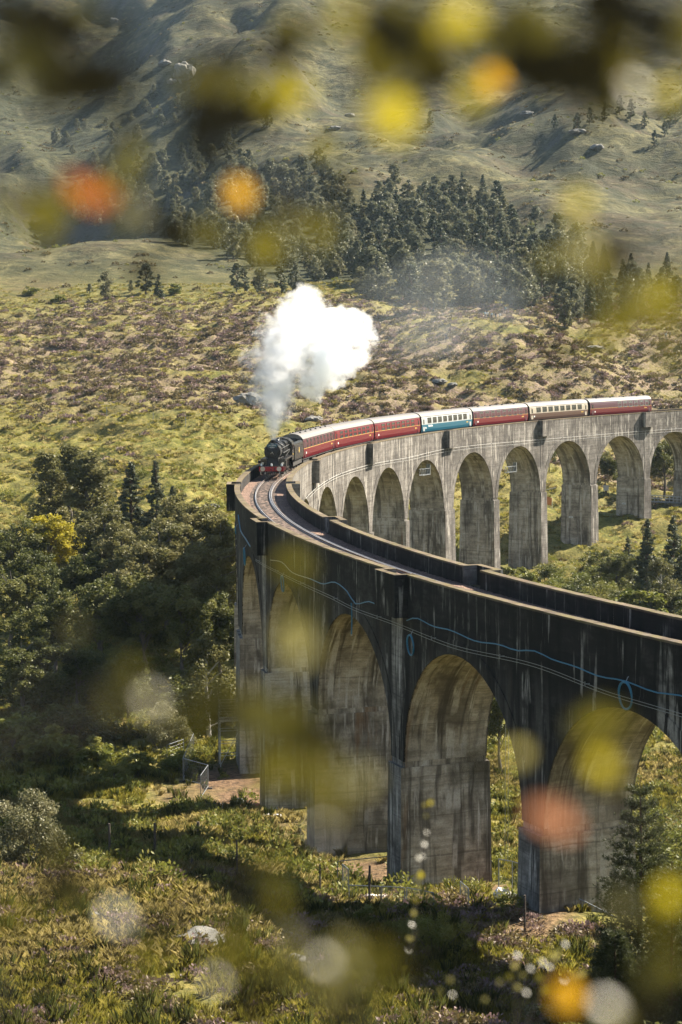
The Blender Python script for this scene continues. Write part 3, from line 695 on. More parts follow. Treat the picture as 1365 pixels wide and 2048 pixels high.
def build_loco():
    root = loco_frame('steam_locomotive', S_LOCO, S_LOCO+6.0, 'black steam locomotive with a red buffer beam hauling the train round the bend', 'locomotive')
    def B(name, mats, fn, parent=None, smooth=False):
        m = MB(); fn(m); return m.build(name, mats, parent or root, smooth)
    beam = B('buffer_beam', REDP, lambda m: m.box((-.52, -1.30, .78), (-.44, 1.30, 1.26)))
    for y in (-.865, .865):
        def f(m):
            m.cyl((-.46, y, 1.05), (-.10, y, 1.05), .19, 16, 0, .15); m.cyl((-.09, y, 1.05), (0, y, 1.05), .25, 20, 1)
        B('buffer', [BLACKG, STEEL], f, smooth=True)
    def f(m):
        m.cyl((-.46, 0, 1.0), (-.2, 0, 1.0), .06, 8); m.tube([(-.22, 0, 1.0), (-.2, 0, .8), (-.25, 0, .62)], .05, 8); m.tube([(-.42, .33, 1.2), (-.3, .36, 1.0), (-.34, .35, .6)], .04, 8)
    B('coupling', BLACKM, f)
    # footplating: front platform, drop, high running plate
    def f(m):
        m.box((-1.75, -1.28, 1.26), (-.44, 1.28, 1.31))
        for y in (-1, 1):
            a, b = sorted((y*.62, y*1.33)); m.box((-9.3, a, 1.93), (-2.15, b, 1.98)); a, b = sorted((y*1.28, y*1.335)); m.box((-9.3, a, 1.78), (-2.1, b, 1.93))
            a, b = sorted((y*.55, y*1.30)); m.box((-2.15, a, 1.31), (-2.08, b, 1.98))
    B('running_plate', BLACKG, f)
    for y in (-1.08, 1.08):
        def f(m):
            m.cyl((-3.35, y, .98), (-2.20, y, .98), .37, 20, 0); m.box((-3.35, y-.33, 1.0), (-2.20, y+.33, 1.78), 0); m.cyl((-2.2, y, .98), (-2.06, y, .98), .30, 16, 1); m.cyl((-2.2, y, 1.52), (-1.95, y, 1.52), .13, 12, 1)
        B('cylinder', [BLACKG, STEEL], f)
    B('frame', BLACKM, lambda m: (m.box((-11.0, -.56, .70), (-.52, .56, 1.26)), m.box((-3.5, -.62, 1.26), (-1.8, .62, 2.1)), m.box((-9.2, -.7, 1.2), (-3.4, .7, 2.0))))
    ZC = 2.74
    smk = B('smokebox', BLACKM, lambda m: (m.tube([(-3.55, 0, ZC), (-1.78, 0, ZC)], [.86, .86], 36), m.tube([(-1.80, 0, ZC), (-1.74, 0, ZC)], [.89, .86], 36)), smooth=True)
    door = B('smokebox_door', BLACKM, lambda m: (m.tube([(-1.75, 0, ZC), (-1.66, 0, ZC), (-1.60, 0, ZC), (-1.57, 0, ZC)], [.70, .66, .42, .10], 32), m.bar((-1.72, -.62, ZC+.28), (-1.62, .55, ZC+.28), .05, .07), m.bar((-1.72, -.62, ZC-.30), (-1.62, .55, ZC-.30), .05, .07)), smk, True)
    B('door_handle', STEEL, lambda m: (m.cyl((-1.58, 0, ZC), (-1.44, 0, ZC), .04, 8), m.bar((-1.46, 0, ZC), (-1.46, .14, ZC-.22), .035), m.bar((-1.50, 0, ZC), (-1.50, -.18, ZC-.18), .035)), smk)
    pl = B('number_plate', BLACKM, lambda m: m.box((-1.66, -.36, ZC+.38), (-1.615, .36, ZC+.60)), smk)
    text_part('number', '45407', .22, WHITE, smk, (-1.605, 0, ZC+.49), FRONT)
    def f(m):
        n = 14
        for k in range(n):
            a0, a1 = R_(125-70*k/n), R_(125-70*(k+1)/n)
            P = lambda a, r: (.0, r*math.cos(a), r*math.sin(a)-.62+ZC+.86)
            for x, fl in ((-1.56, 0), (-1.60, 1)):
                q = [(x, *P(a0, .62)[1:]), (x, *P(a1, .62)[1:]), (x, *P(a1, .98)[1:]), (x, *P(a0, .98)[1:])]
                q = [(x, y*1.15, z-.28) for (_, y, z) in q]; m.face(q if fl == 0 else q[::-1], 0)
    B('headboard', TEAL, f, smk)
    text_part('headboard_lettering', 'THE', .16, WHITE, smk, (-1.553, 0, ZC+.86), FRONT)
    text_part('headboard_lettering', 'JACOBITE', .17, WHITE, smk, (-1.553, 0, ZC+.70), FRONT)
    B('boiler', BLACKG, lambda m: m.tube([(-3.55, 0, ZC), (-5.2, 0, ZC+.02), (-6.9, 0, ZC+.05)], [.80, .85, .90], 36), smooth=True)
    for x in (-4.4, -5.6, -6.6): B('boiler_band', BLACKM, lambda m: m.tube([(x, 0, ZC+.03), (x-.06, 0, ZC+.03)], [.90, .90], 32))
    def f(m):
        pr = [(.95, 1.98), (.95, 3.1), (.88, 3.4), (.7, 3.60), (0, 3.68), (-.7, 3.60), (-.88, 3.4), (-.95, 3.1), (-.95, 1.98)]
        for k in range(len(pr)-1): m.face([(-6.9, *pr[k]), (-9.35, *pr[k]), (-9.35, *pr[k+1]), (-6.9, *pr[k+1])][::-1])
        m.face([(-6.9, *p) for p in pr])
    B('firebox', BLACKG, f)
    B('chimney', BLACKM, lambda m: m.tube([(-2.55, 0, 3.50), (-2.55, 0, 3.62), (-2.55, 0, 3.80), (-2.55, 0, 3.93), (-2.55, 0, 3.98)], [.42, .27, .25, .29, .26], 24, cap=True), smooth=True)
    B('dome', BLACKG, lambda m: m.tube([(-5.75, 0, 3.55), (-5.75, 0, 3.78), (-5.75, 0, 3.92), (-5.75, 0, 3.96)], [.42, .36, .22, .05], 24), smooth=True)
    B('top_feed', BLACKG, lambda m: (m.tube([(-4.8, 0, 3.5), (-4.8, 0, 3.72), (-4.8, 0, 3.76)], [.30, .26, .05], 20), m.tube([(-4.8, -.2, 3.62), (-4.8, -.8, 3.25), (-4.8, -.98, 2.6), (-4.8, -1.0, 2.0)], .045, 8), m.tube([(-4.8, .2, 3.62), (-4.8, .8, 3.25), (-4.8, .98, 2.6), (-4.8, 1.0, 2.0)], .045, 8)), smooth=True)
    for x in (-8.5, -8.75): B('safety_valve', STEEL, lambda m: m.cyl((x, 0, 3.66), (x, 0, 3.92), .07, 10))
    for y in (-1, 1):
        B('handrail', STEEL, lambda m: m.tube([(-1.7, y*.55, 3.47), (-2.2, y*.93, 3.08), (-9.3, y*1.02, 3.12)], .028, 6))
        B('ejector_pipe', BLACKM, lambda m: m.tube([(-3.2, y*.98, 2.55), (-9.3, y*1.06, 2.60)], .06, 8))
        B('reversing_rod', BLACKM, lambda m: m.bar((-5.2, y*1.05, 2.1), (-9.3, y*1.08, 2.5), .05, .08))
    def f(m):
        for y in (-1, 1):
            a, b = sorted((y*1.30, y*1.34))
            m.box((-11.25, a, 1.35), (-9.35, b, 2.50)); m.box((-9.62, a, 2.5), (-9.35, b, 3.15)); m.box((-11.25, a, 2.5), (-10.75, b, 3.15)); m.box((-10.75, a, 3.0), (-9.62, b, 3.15)); m.box((-10.22, a, 2.5), (-10.15, b, 3.0))
        m.box((-9.40, -1.30, 1.98), (-9.33, 1.30, 3.35))
    cab = B('cab', BLACKG, f)
    for y in (-.62, .62): B('cab_window', GLASS, lambda m: m.box((-9.33, y-.25, 2.75), (-9.31, y+.25, 3.25)), cab)
    def f(m):
        pr = [(1.36, 3.13), (1.2, 3.42), (.9, 3.66), (.45, 3.82), (0, 3.86), (-.45, 3.82), (-.9, 3.66), (-1.2, 3.42), (-1.36, 3.13)]
        for k in range(8):
            m.face([(-9.25, *pr[k]), (-11.5, *pr[k]), (-11.5, *pr[k+1]), (-9.25, *pr[k+1])][::-1]); 
        m.face([(-9.25, *p) for p in pr])
    B('cab_roof', BLACKG, f, cab, True)
    wm = {}
    def wheel(x, y, r, nm):
        if r not in wm:
            m = MB(); n = 28
            for k in range(n):
                a0, a1 = 2*math.pi*k/n, 2*math.pi*(k+1)/n
                for yy, fl in ((-.065, 0), (.065, 1)):
                    q = [(r*.86*math.cos(a0), yy, r*.86*math.sin(a0)), (r*math.cos(a0), yy, r*math.sin(a0)), (r*math.cos(a1), yy, r*math.sin(a1)), (r*.86*math.cos(a1), yy, r*.86*math.sin(a1))]
                    m.face(q if fl == 0 else q[::-1], 1)
                m.face([(r*math.cos(a0), -.065, r*math.sin(a0)), (r*math.cos(a0), .065, r*math.sin(a0)), (r*math.cos(a1), .065, r*math.sin(a1)), (r*math.cos(a1), -.065, r*math.sin(a1))][::-1], 1)
                m.face([(r*.86*math.cos(a0), -.065, r*.86*math.sin(a0)), (r*.86*math.cos(a0), .065, r*.86*math.sin(a0)), (r*.86*math.cos(a1), .065, r*.86*math.sin(a1)), (r*.86*math.cos(a1), -.065, r*.86*math.sin(a1))], 1)
            for k in range(14 if r > .8 else 8):
                a = 2*math.pi*k/(14 if r > .8 else 8); m.bar((0, 0, 0), (r*.88*math.cos(a), 0, r*.88*math.sin(a)), .05, .06, 0)
            m.cyl((0, -.09, 0), (0, .09, 0), r*.2, 12, 0); wm[r] = m.mesh(nm, [BLACKG, STEEL])
        link(nm, wm[r], root, (x, y, r))
    for y in (-.76, .76):
        for x in (-4.95, -7.08, -9.52): wheel(x, y, .914, 'driving_wheel')
        for x in (-1.95, -3.95): wheel(x, y, .495, 'leading_wheel')
    for y in (-.95, .95):
        B('coupling_rod', STEEL, lambda m: m.bar((-4.95, y, .70), (-9.52, y, .70), .06, .13))
        B('connecting_rod', STEEL, lambda m: (m.bar((-3.3, y*1.08, .98), (-7.08, y*1.08, .74), .06, .12), m.bar((-4.3, y*1.08, 1.28), (-3.3, y*1.08, 1.28), .12, .1)))
    for x, y, z in ((-.75, 0, 1.33), (-.75, 1.08, 1.33), (-.75, -1.08, 1.33)):
        B('lamp', WHITE, lambda m: (m.box((x-.09, y-.085, z), (x+.09, y+.085, z+.23)), m.cyl((x+.09, y, z+.12), (x+.12, y, z+.12), .06, 10), m.bar((x, y-.07, z+.23), (x, y+.07, z+.33), .02)))
    for y in (-1, 1): B('step', BLACKG, lambda m: m.box((-1.6, y*1.05-.12, .45), (-1.2, y*1.05+.12, 1.28)))
    text_part('cab_number', '45407', .26, YELLOW, root, (-10.3, -1.346, 2.0), (math.pi/2, 0, 0)); text_part('cab_number', '45407', .26, YELLOW, root, (-10.3, 1.346, 2.0), (math.pi/2, 0, math.pi))
    return root
LOCO = build_loco()
def build_tender():
    root = loco_frame('locomotive_tender', S_LOCO+11.9, S_LOCO+15.6, 'black coal tender with a yellow crest between the locomotive and the first coach', 'tender')
    def B(name, mats, fn, parent=None, smooth=False):
        m = MB(); fn(m); return m.build(name, mats, parent or root, smooth)
    def f(m):
        pr = [(1.32, 1.30), (1.32, 2.75), (1.24, 2.98), (.98, 3.14)]
        for sg in (1, -1):
            for k in range(3):
                q = [(-.1, sg*pr[k][0], pr[k][1]), (-7.2, sg*pr[k][0], pr[k][1]), (-7.2, sg*pr[k+1][0], pr[k+1][1]), (-.1, sg*pr[k+1][0], pr[k+1][1])]
                m.face(q[::-1] if sg > 0 else q)
            a, b = sorted((sg*.94, sg*.98)); m.box((-7.2, a, 2.5), (-.1, b, 3.14))
        m.box((-7.24, -1.32, 1.30), (-7.2, 1.32, 2.9)); m.box((-.14, -1.32, 1.30), (-.1, 1.32, 2.6)); m.box((-7.2, -.98, 2.5), (-4.6, .98, 2.9)); m.box((-7.2, -1.32, 1.2), (-.05, 1.32, 1.30))
    B('tank', BLACKG, f)
    def f(m):
        for k in range(170):
            x, y = random.uniform(-4.5, -.4), random.uniform(-.9, .9); z = 2.62+.45*(1-abs(y))*(1-abs(x+2.4)/3)+random.uniform(-.05, .05); r = random.uniform(.07, .16)
            m.box((-r, -r*.8, -r*.7), (r, r*.8, r*.7), 0, Matrix.Translation((x, y, z)) @ Matrix.Rotation(random.uniform(0, 3), 4, Vector((random.random(), random.random(), 1)).normalized()))
        m.box((-4.6, -.94, 1.6), (-.15, .94, 2.62))
    tag(B('coal', COAL, f), kind='stuff')
    B('frame', UNDER, lambda m: (m.box((-7.1, -1.12, .55), (-.1, -1.06, 1.2)), m.box((-7.1, 1.06, .55), (-.1, 1.12, 1.2))))
    wmb = MB(); wmb.cyl((0, -.065, 0), (0, .065, 0), .648, 24); wme = wmb.mesh('wheel', UNDER)
    for x in (-1.4, -3.7, -6.0):
        for y in (-.76, .76): link('wheel', wme, root, (x, y, .648))
    for sg in (1, -1):
        y = sg*1.322; a, b = sorted((y, y+sg*.006))
        B('crest', YELLOW, lambda m: (m.box((-3.75, a, 1.9), (-3.45, b, 2.5)), m.box((-3.95, a, 2.1), (-3.25, b, 2.2))))
        B('handrail', STEEL, lambda m: m.tube([(-.2, sg*1.38, 1.4), (-.2, sg*1.38, 2.6)], .025, 6))
build_tender()

# ------------------------------------------------------------------ steam and smoke (real volumes)
bpy.context.view_layer.update()
CHIM = LOCO.matrix_world @ Vector((-2.55, 0, 3.95))
def plume(name, label, origin, axis, dens, col, nscale, gain, edge, loose=1.5, aniso=.2, seed=0.0, absorb=None, rag=2.6):
    """axis: (h, dx, dy, radius); density falls off from the axis and is broken up by noise"""
    H = axis[-1][0]; n = 24; mb = MB(); rings = []
    hs = np.array([a[0] for a in axis]); f = lambda k, h: float(np.interp(h, hs, [a[k] for a in axis]))
    mb.tube([(f(1, h), f(2, h), h) for h in np.linspace(0, H, 26)], [max(.12, f(3, h)*loose) for h in np.linspace(0, H, 26)], n)
    m, v = volume_mat(name+'_vapour', col, 1.0, aniso); t = NT(m)
    co = t.add('ShaderNodeTexCoord').outputs['Object']; sep = t.add('ShaderNodeSeparateXYZ', {0: co}); zn = t.math('DIVIDE', sep.outputs[2], H, True)
    def curve(k, sc):
        c = t.add('ShaderNodeFloatCurve', {'Value': zn}); cm = c.mapping.curves[0]
        pts = [(a[0]/H, a[k]/sc) for a in axis]
        while len(cm.points) < len(pts): cm.points.new(.5, .5)
        for i, (x, y) in enumerate(pts): cm.points[i].location = (x, y); cm.points[i].handle_type = 'AUTO'
        c.mapping.update(); return t.math('MULTIPLY', c.outputs[0], sc)
    mx = max(a[1] for a in axis)+.01; my = max(a[2] for a in axis)+.01; mr = max(a[3] for a in axis)
    dx = t.math('SUBTRACT', sep.outputs[0], curve(1, mx)); dy = t.math('SUBTRACT', sep.outputs[1], curve(2, my))
    r = t.math('DIVIDE', t.math('SQRT', t.math('ADD', t.math('MULTIPLY', dx, dx), t.math('MULTIPLY', dy, dy))), curve(3, mr))
    nz = t.noise(t.mapping(co, (1, 1, 1), (seed, seed*2, 0)), nscale, 7, .64)
    body = t.math('SUBTRACT', edge, r)                 # 1 at the axis, 0 at the edge
    d = t.math('ADD', body, t.math('MULTIPLY', t.math('SUBTRACT', nz, .5), rag))
    d = t.math('MULTIPLY', t.math('MULTIPLY', d, gain, True), dens)
    t.l.new(d, v.inputs['Density'])
    if absorb: v.inputs['Absorption Color'].default_value = (*absorb, 1)
    o = mb.build(name, m); o.location = origin
    return tag(o, label, kind='stuff')
plume('steam', 'dense white steam billowing up from the locomotive chimney', CHIM,
      [(0, 0, 0, .28), (1.0, .06, .3, .68), (2.2, .15, .8, 1.5), (4, .40, 1.8, 2.35), (6, .65, 3.0, 3.0), (8.5, 1.0, 4.6, 3.6), (11, 1.9, 6.4, 3.75), (13.2, 2.7, 8.0, 3.3), (15, 3.2, 9.2, 2.4), (16.6, 3.6, 10, .9)],
      .95, (.985, .99, 1.0), .50, 1.1, .98, seed=3.0, rag=3.6)
plume('steam', 'thin torn wisps of steam trailing to the right of the white plume', CHIM+Vector((4.2, 4, 4.2)),
      [(0, 0, 0, .8), (2, .6, 1, 2.2), (5, 2.0, 2, 3.6), (8, 3.0, 3, 3.4), (10, 3.2, 4, 1.4)], 1.0, (.96, .98, 1), .42, 1.2, 1.0, seed=9.0, rag=5.2)
plume('smoke', 'faint grey smoke drifting low in front of the pine plantation', Vector((12, 330, -2)),
      [(0, 0, 0, 5), (3, 2, 4, 17), (8, 5, 8, 20), (15, 8, 12, 18), (21, 10, 14, 6)], .0060, (.80, .88, .95), .10, .9, .95, seed=5.0)
# ------------------------------------------------------------------ vegetation
LF_BIRCH = leafy('birch_leaves', [(.055, .058, .018), (.13, .125, .042), (.24, .215, .095)], .40)
LF_FARB = leafy('hill_birch_leaves', [(.060, .068, .036), (.14, .145, .080), (.26, .245, .150)], .35)
LF_WOOD = leafy('woodland_leaves', [(.035, .046, .012), (.095, .104, .028), (.200, .190, .062)], .40)
LF_PINE = leafy('pine_needles', [(.038, .054, .032), (.082, .096, .052), (.165, .155, .082)], .25)
LF_PALE = leafy('pale_willow_leaves', [(.075, .080, .036), (.155, .150, .072), (.270, .245, .140)], .35)
LF_YEL = leafy('yellow_autumn_leaves', [(.20, .17, .012), (.36, .31, .025), (.50, .42, .07)], .45)
LF_ORG = leafy('orange_autumn_leaves', [(0.310, 0.097, 0.012), (0.512, 0.179, 0.020), (0.589, 0.262, 0.040)], .40)
LF_GRASS = leafy('grass_blades', [(.11, .115, .014), (.22, .20, .030), (.36, .30, .080)], .42)
LF_STRAW = leafy('straw_grass', [(.185, .150, .045), (.320, .265, .095), (.450, .375, .165)], .40)
LF_RUSH = leafy('dark_rushes', [(0.028, 0.039, 0.010), (0.070, 0.080, 0.018), (0.147, 0.135, 0.035)], .30)
LF_HEATH = leafy('heather_flowers', [(.058, .048, .024), (.165, .118, .092), (.300, .200, .200)], .25)
LF_HEATHB = leafy('heather_brown', [(.045, .040, .015), (.125, .098, .040), (.230, .175, .075)], .25)
LF_FERN = leafy('bracken_fronds', [(.070, .090, .014), (.150, .160, .030), (.260, .225, .055)], .40)
BARK = plain('grey_bark', (.115, .095, .078), .9, grime=.6, scale=5)
BARKP = plain('pine_bark', (.105, .066, .045), .9, grime=.6, scale=5)
BARKB = plain('birch_bark', (.42, .40, .37), .8, grime=.5, scale=4)

def leaf_mesh(name, P, size, mat, tint, droop=0.0, aspect=.55, up=0.0, N=None, seed=0):
    """one diamond-shaped leaf (or leaf spray) per point"""
    g = np.random.default_rng(seed); n = len(P); P = np.asarray(P, float)
    a = g.normal(size=(n, 3)); a[:, 2] = a[:, 2]*.7-droop+up
    a /= np.linalg.norm(a, axis=1)[:, None]
    b = g.normal(size=(n, 3)); b -= (b*a).sum(1)[:, None]*a; b /= np.linalg.norm(b, axis=1)[:, None]
    sz = (np.asarray(size)*g.uniform(.6, 1.35, n))[:, None]
    v = np.stack([P-a*sz*.5, P+b*sz*aspect*.5, P+a*sz*.5, P-b*sz*aspect*.5], 1).reshape(-1, 3)
    q = np.arange(4*n).reshape(-1, 4)
    return np_mesh(name, v, q, mat, attrs={'tint': ('FACE', tint)})
def clumps(C, rad, n, seed, flat=1.0, shell=.55):
    """n points spread over clump centres C with radii rad, mostly towards the outside of each clump"""
    g = np.random.default_rng(seed); C = np.asarray(C, float); rad = np.asarray(rad, float)
    w = rad**2; k = g.choice(len(C), n, p=w/w.sum()); d = g.normal(size=(n, 3)); d /= np.linalg.norm(d, axis=1)[:, None]
    r = rad[k]*(shell+(1-shell)*g.random(n))*(g.random(n)**.25)
    P = C[k]+d*r[:, None]*np.array([1, 1, flat]); ct = g.random(len(C))
    return P, np.clip(.55*ct[k]+.45*g.random(n), 0, 1)
def tree_meshes(kind, H, nleaf, lsize, mat, bark, seed):
    g = np.random.default_rng(seed); C = []; R = []; flat = .8; up = 0; droop = 0; limbs = []
    if kind == 'birch':
        for i in range(60):
            z = g.uniform(.10, .97); w = .27*math.sin(min(1, (1.06-z)/.6)*math.pi/2)*(.6+.4*min(1, z/.35))*g.uniform(.8, 1.1)
            a = g.uniform(0, 6.28); r = w*H*math.sqrt(g.random()); C.append((r*math.cos(a), r*math.sin(a), z*H)); R.append(H*g.uniform(.055, .095))
        droop = .5; flat = 1.15
    elif kind == 'broad':
        lob = [(g.uniform(-.20, .20), g.uniform(-.20, .20), g.uniform(.42, .80), g.uniform(.16, .24)) for _ in range(7)]+[(0, 0, .78, .2)]
        for i in range(110):
            lx, ly, lz, lr = lob[i % len(lob)]; d = g.normal(size=3); d /= np.linalg.norm(d); d[2] = d[2]*.8+.25; r = lr*g.uniform(.55, 1.0)
            C.append(((lx+d[0]*r)*H, (ly+d[1]*r)*H, min(.99, lz+d[2]*r)*H)); R.append(H*g.uniform(.045, .085))
        flat = .9
    elif kind == 'pine':
        for i in range(52):
            z = g.uniform(.14, .97); w = .235*min(1, (1.02-z)/.5)**.75*(.75+.25*min(1, z/.3)); a = g.uniform(0, 6.28); r = w*H*g.uniform(.25, 1)
            C.append((r*math.cos(a), r*math.sin(a), z*H)); R.append(H*g.uniform(.045, .085))
        flat = .7; up = .5
    elif kind == 'spruce':
        for i in range(130):
            z = g.uniform(.06, .99)**.9; w = .21*(1-z)+.012; a = g.uniform(0, 6.28); r = w*H*g.uniform(.35, 1)
            C.append((r*math.cos(a), r*math.sin(a), z*H-.03*H*r/(w*H))); R.append(H*(.022+.045*(1-z)))
        flat = .55; droop = .3
    elif kind == 'column':
        for i in range(60):
            z = g.uniform(.08, .99); w = .14*math.sin(min(1, (1.05-z)/.6)*math.pi/2)+.01; a = g.uniform(0, 6.28); r = w*H*math.sqrt(g.random())
            C.append((r*math.cos(a), r*math.sin(a), z*H)); R.append(H*g.uniform(.050, .085))
        up = .6
    elif kind == 'bush':
        for i in range(26):
            d = g.normal(size=3); d /= np.linalg.norm(d); d[2] = abs(d[2]); r = g.uniform(.35, 1)
            C.append((d[0]*r*.62*H, d[1]*r*.62*H, d[2]*r*.80*H+.10*H)); R.append(H*g.uniform(.12, .22))
        up = .3
    P, t = clumps(C, R, nleaf, seed+1, flat)
    # leaf tints vary at random, clump by clump
    crown = leaf_mesh('crown', P, lsize, mat, t, droop, up=up, seed=seed+2)
    m = MB(); tr = H*(.017 if kind != 'bush' else .012)
    if kind == 'bush':
        for i in range(7):
            c = C[i]; m.tube([(c[0]*.1, c[1]*.1, -.2), (c[0]*.5, c[1]*.5, c[2]*.5), c], [tr, tr*.7, tr*.3], 5)
    else:
        bend = [(g.normal()*H*.012*k, g.normal()*H*.012*k, H*z) for k, z in enumerate((-.03, .2, .45, .7, .95))]
        m.tube(bend, [tr*1.5, tr*1.1, tr*.85, tr*.5, tr*.12], 7)
        for i in g.choice(len(C), min(16, len(C)), replace=False):
            c = Vector(C[i]); z0 = max(.12*H, c.z-.16*H); b = Vector((bend[2][0]*.5, bend[2][1]*.5, z0)); m.tube([b, (b+c)/2+Vector((0, 0, .02*H)), c], [tr*.5, tr*.33, tr*.12], 4)
    return crown, m.mesh('trunk' if kind != 'bush' else 'stems', bark)
_PROTO = {}
def proto(key, kinds):
    if key not in _PROTO: _PROTO[key] = [tree_meshes(*k) for k in kinds]
    return _PROTO[key]
PROTOS = {
 'far_birch': [('birch', 9, 2600, .55, LF_FARB, BARK, 100+i) for i in range(5)],
 'far_pale': [('birch', 9, 2600, .55, LF_PALE, BARK, 110+i) for i in range(3)],
 'far_pine': [('pine', 11, 2600, .58, LF_PINE, BARKP, 120+i) for i in range(5)],
 'far_spruce': [('spruce', 11, 2200, .60, LF_PINE, BARKP, 130+i) for i in range(4)],
 'wood': [('broad', 13, 14000, .34, LF_WOOD, BARK, 140+i) for i in range(5)],
 'woodpale': [('broad', 12, 14000, .31, LF_BIRCH, BARK, 150+i) for i in range(3)],
 'column': [('column', 12, 8000, .32, LF_BIRCH, BARK, 160+i) for i in range(3)],
 'yellow': [('broad', 8, 9000, .25, LF_YEL, BARK, 170)],
 'conifer': [('spruce', 10, 10000, .27, LF_PINE, BARKP, 180+i) for i in range(3)],
 'nearbirch': [('birch', 9, 7000, .28, LF_BIRCH, BARKB, 190+i) for i in range(3)],
 'bush': [('bush', 2.6, 2600, .17, LF_WOOD, BARK, 200+i) for i in range(4)],
 'palebush': [('bush', 3.6, 9000, .13, LF_PALE, BARK, 210+i) for i in range(2)],
 'leafbush': [('bush', 3.0, 6500, .11, LF_FERN, BARK, 220+i) for i in range(2)],
 'fernbush': [('bush', 1.8, 1800, .22, LF_FERN, BARK, 230+i) for i in range(3)],
}
def plant(name, key, p, H, label, cat, group=None, wide=1.0, i=None, sink=.15):
    pr = proto(key, PROTOS[key]); c, t = pr[random.randrange(len(pr)) if i is None else i % len(pr)]
    k = H/PROTOS[key][0][1]; o = empty(name, p-Vector((0, 0, sink)), random.uniform(0, 6.28), label, cat, group)
    o.scale = (k*wide, k*wide, k)
    link('trunk' if PROTOS[key][0][0] != 'bush' else 'stems', t, o); link('crown', c, o); return o
def inside(poly, x, y):
    r = False; j = len(poly)-1
    for i in range(len(poly)):
        (xi, yi), (xj, yj) = poly[i], poly[j]
        if (yi > y) != (yj > y) and x < (xj-xi)*(y-yi)/(yj-yi)+xi: r = not r
        j = i
    return r
def fill(poly, n, mind, dmin=300):
    """n ground points inside a region of the photo, at least mind metres apart"""
    xs = [p[0] for p in poly]; ys = [p[1] for p in poly]; out = []; tries = 0
    while len(out) < n and tries < n*60:
        tries += 1; px, py = random.uniform(min(xs), max(xs)), random.uniform(min(ys), max(ys))
        if not inside(poly, px, py): continue
        p = at(px, py, dmin)
        if all((p.x-q.x)**2+(p.y-q.y)**2 > mind*mind for q in out): out.append(p)
    return out
# --- woods on the hillside
def zone(p, x0, x1, y0, y1):
    q = project((p.x, p.y, p.z))[0]; fx, fy = (q[0]-x0)/(x1-x0), (q[1]-y0)/(y1-y0)
    return ('top' if fy < .33 else 'middle' if fy < .67 else 'bottom')+' '+('left' if fx < .33 else 'centre' if fx < .67 else 'right')
def size_word(h, a, b): return 'short' if h < a else ('tall' if h > b else 'mid-height')
for k, p in enumerate(fill(W_PINE, 165, 4.0)):
    key = ('far_pine', 'far_pale', 'far_spruce', 'far_birch', 'far_pine', 'far_birch')[k % 6]; H = random.uniform(7, 12); bi = key in ('far_pale', 'far_birch')
    plant('birch_tree' if bi else 'pine_tree', key, p, H, size_word(H, 8.8, 10.6)+' '+{'far_pine': 'bushy-topped dark pine', 'far_spruce': 'pointed dark pine', 'far_pale': 'silvery rounded birch', 'far_birch': 'grey-green rounded birch'}[key]+' in the '+zone(p, 690, 1090, 395, 620)+' of the pine plantation', 'birch tree' if bi else 'pine tree', 'birches among the plantation pines' if bi else 'pines of the hillside plantation', 1.35 if bi else 1.2)
for k, p in enumerate(fill(W_BIR, 185, 4.6)):
    key = ('far_birch', 'far_pale', 'far_birch')[k % 3]; H = random.uniform(6, 10.5)
    plant('birch_tree', key, p, H, size_word(H, 7.4, 9)+' '+('green', 'silvery')[key == 'far_pale']+' rounded birch in the '+zone(p, 120, 700, 300, 570)+' of the open hill wood', 'birch tree', 'birches of the open wood on the hill', 1.25)
for k, p in enumerate(fill(W_MIX, 60, 5)):
    key = ('far_birch', 'far_spruce', 'far_birch')[k % 3]; H = random.uniform(6, 11)
    plant('scrub_tree', key, p, H, size_word(H, 7.6, 9.3)+' '+('rounded olive', 'dark pointed')[key == 'far_spruce']+' tree in the '+zone(p, 1050, 1365, 440, 640)+' of the wood right of the pines', 'tree', 'trees of the mixed wood above the moor', 1.2)
W_UP = [(80,300),(300,190),(480,170),(560,260),(480,300),(330,310),(200,340)]
for k, p in enumerate(fill(W_UP, 34, 9)):
    H = random.uniform(5, 9); plant('birch_tree', 'far_birch', p, H, size_word(H, 6.2, 7.8)+' lone birch at the '+zone(p, 80, 560, 170, 340)+' of the steep upper slope', 'birch tree', 'scattered birches on the upper slope', 1.2)
for k, (px, py) in enumerate(((1240,232),(1262,242),(1290,262),(1310,300),(1340,260),(1352,250),(1210,245),(1180,250),(1155,262),(1330,275),(860,262),(1110,262))):
    H = random.uniform(7, 11); plant('pine_tree', 'far_pine', at(px, py, 300), H, size_word(H, 8.3, 9.7)+' dark pine, number '.replace(', number ', ' ')+('left of the pale rock slab', 'just right of the pale rock slab', 'above the bright slope', 'at the right end')[0 if px < 1150 else 1 if px < 1220 else 2 if px < 1305 else 3]+' on the high shelf', 'pine tree', 'pines on the high shelf')
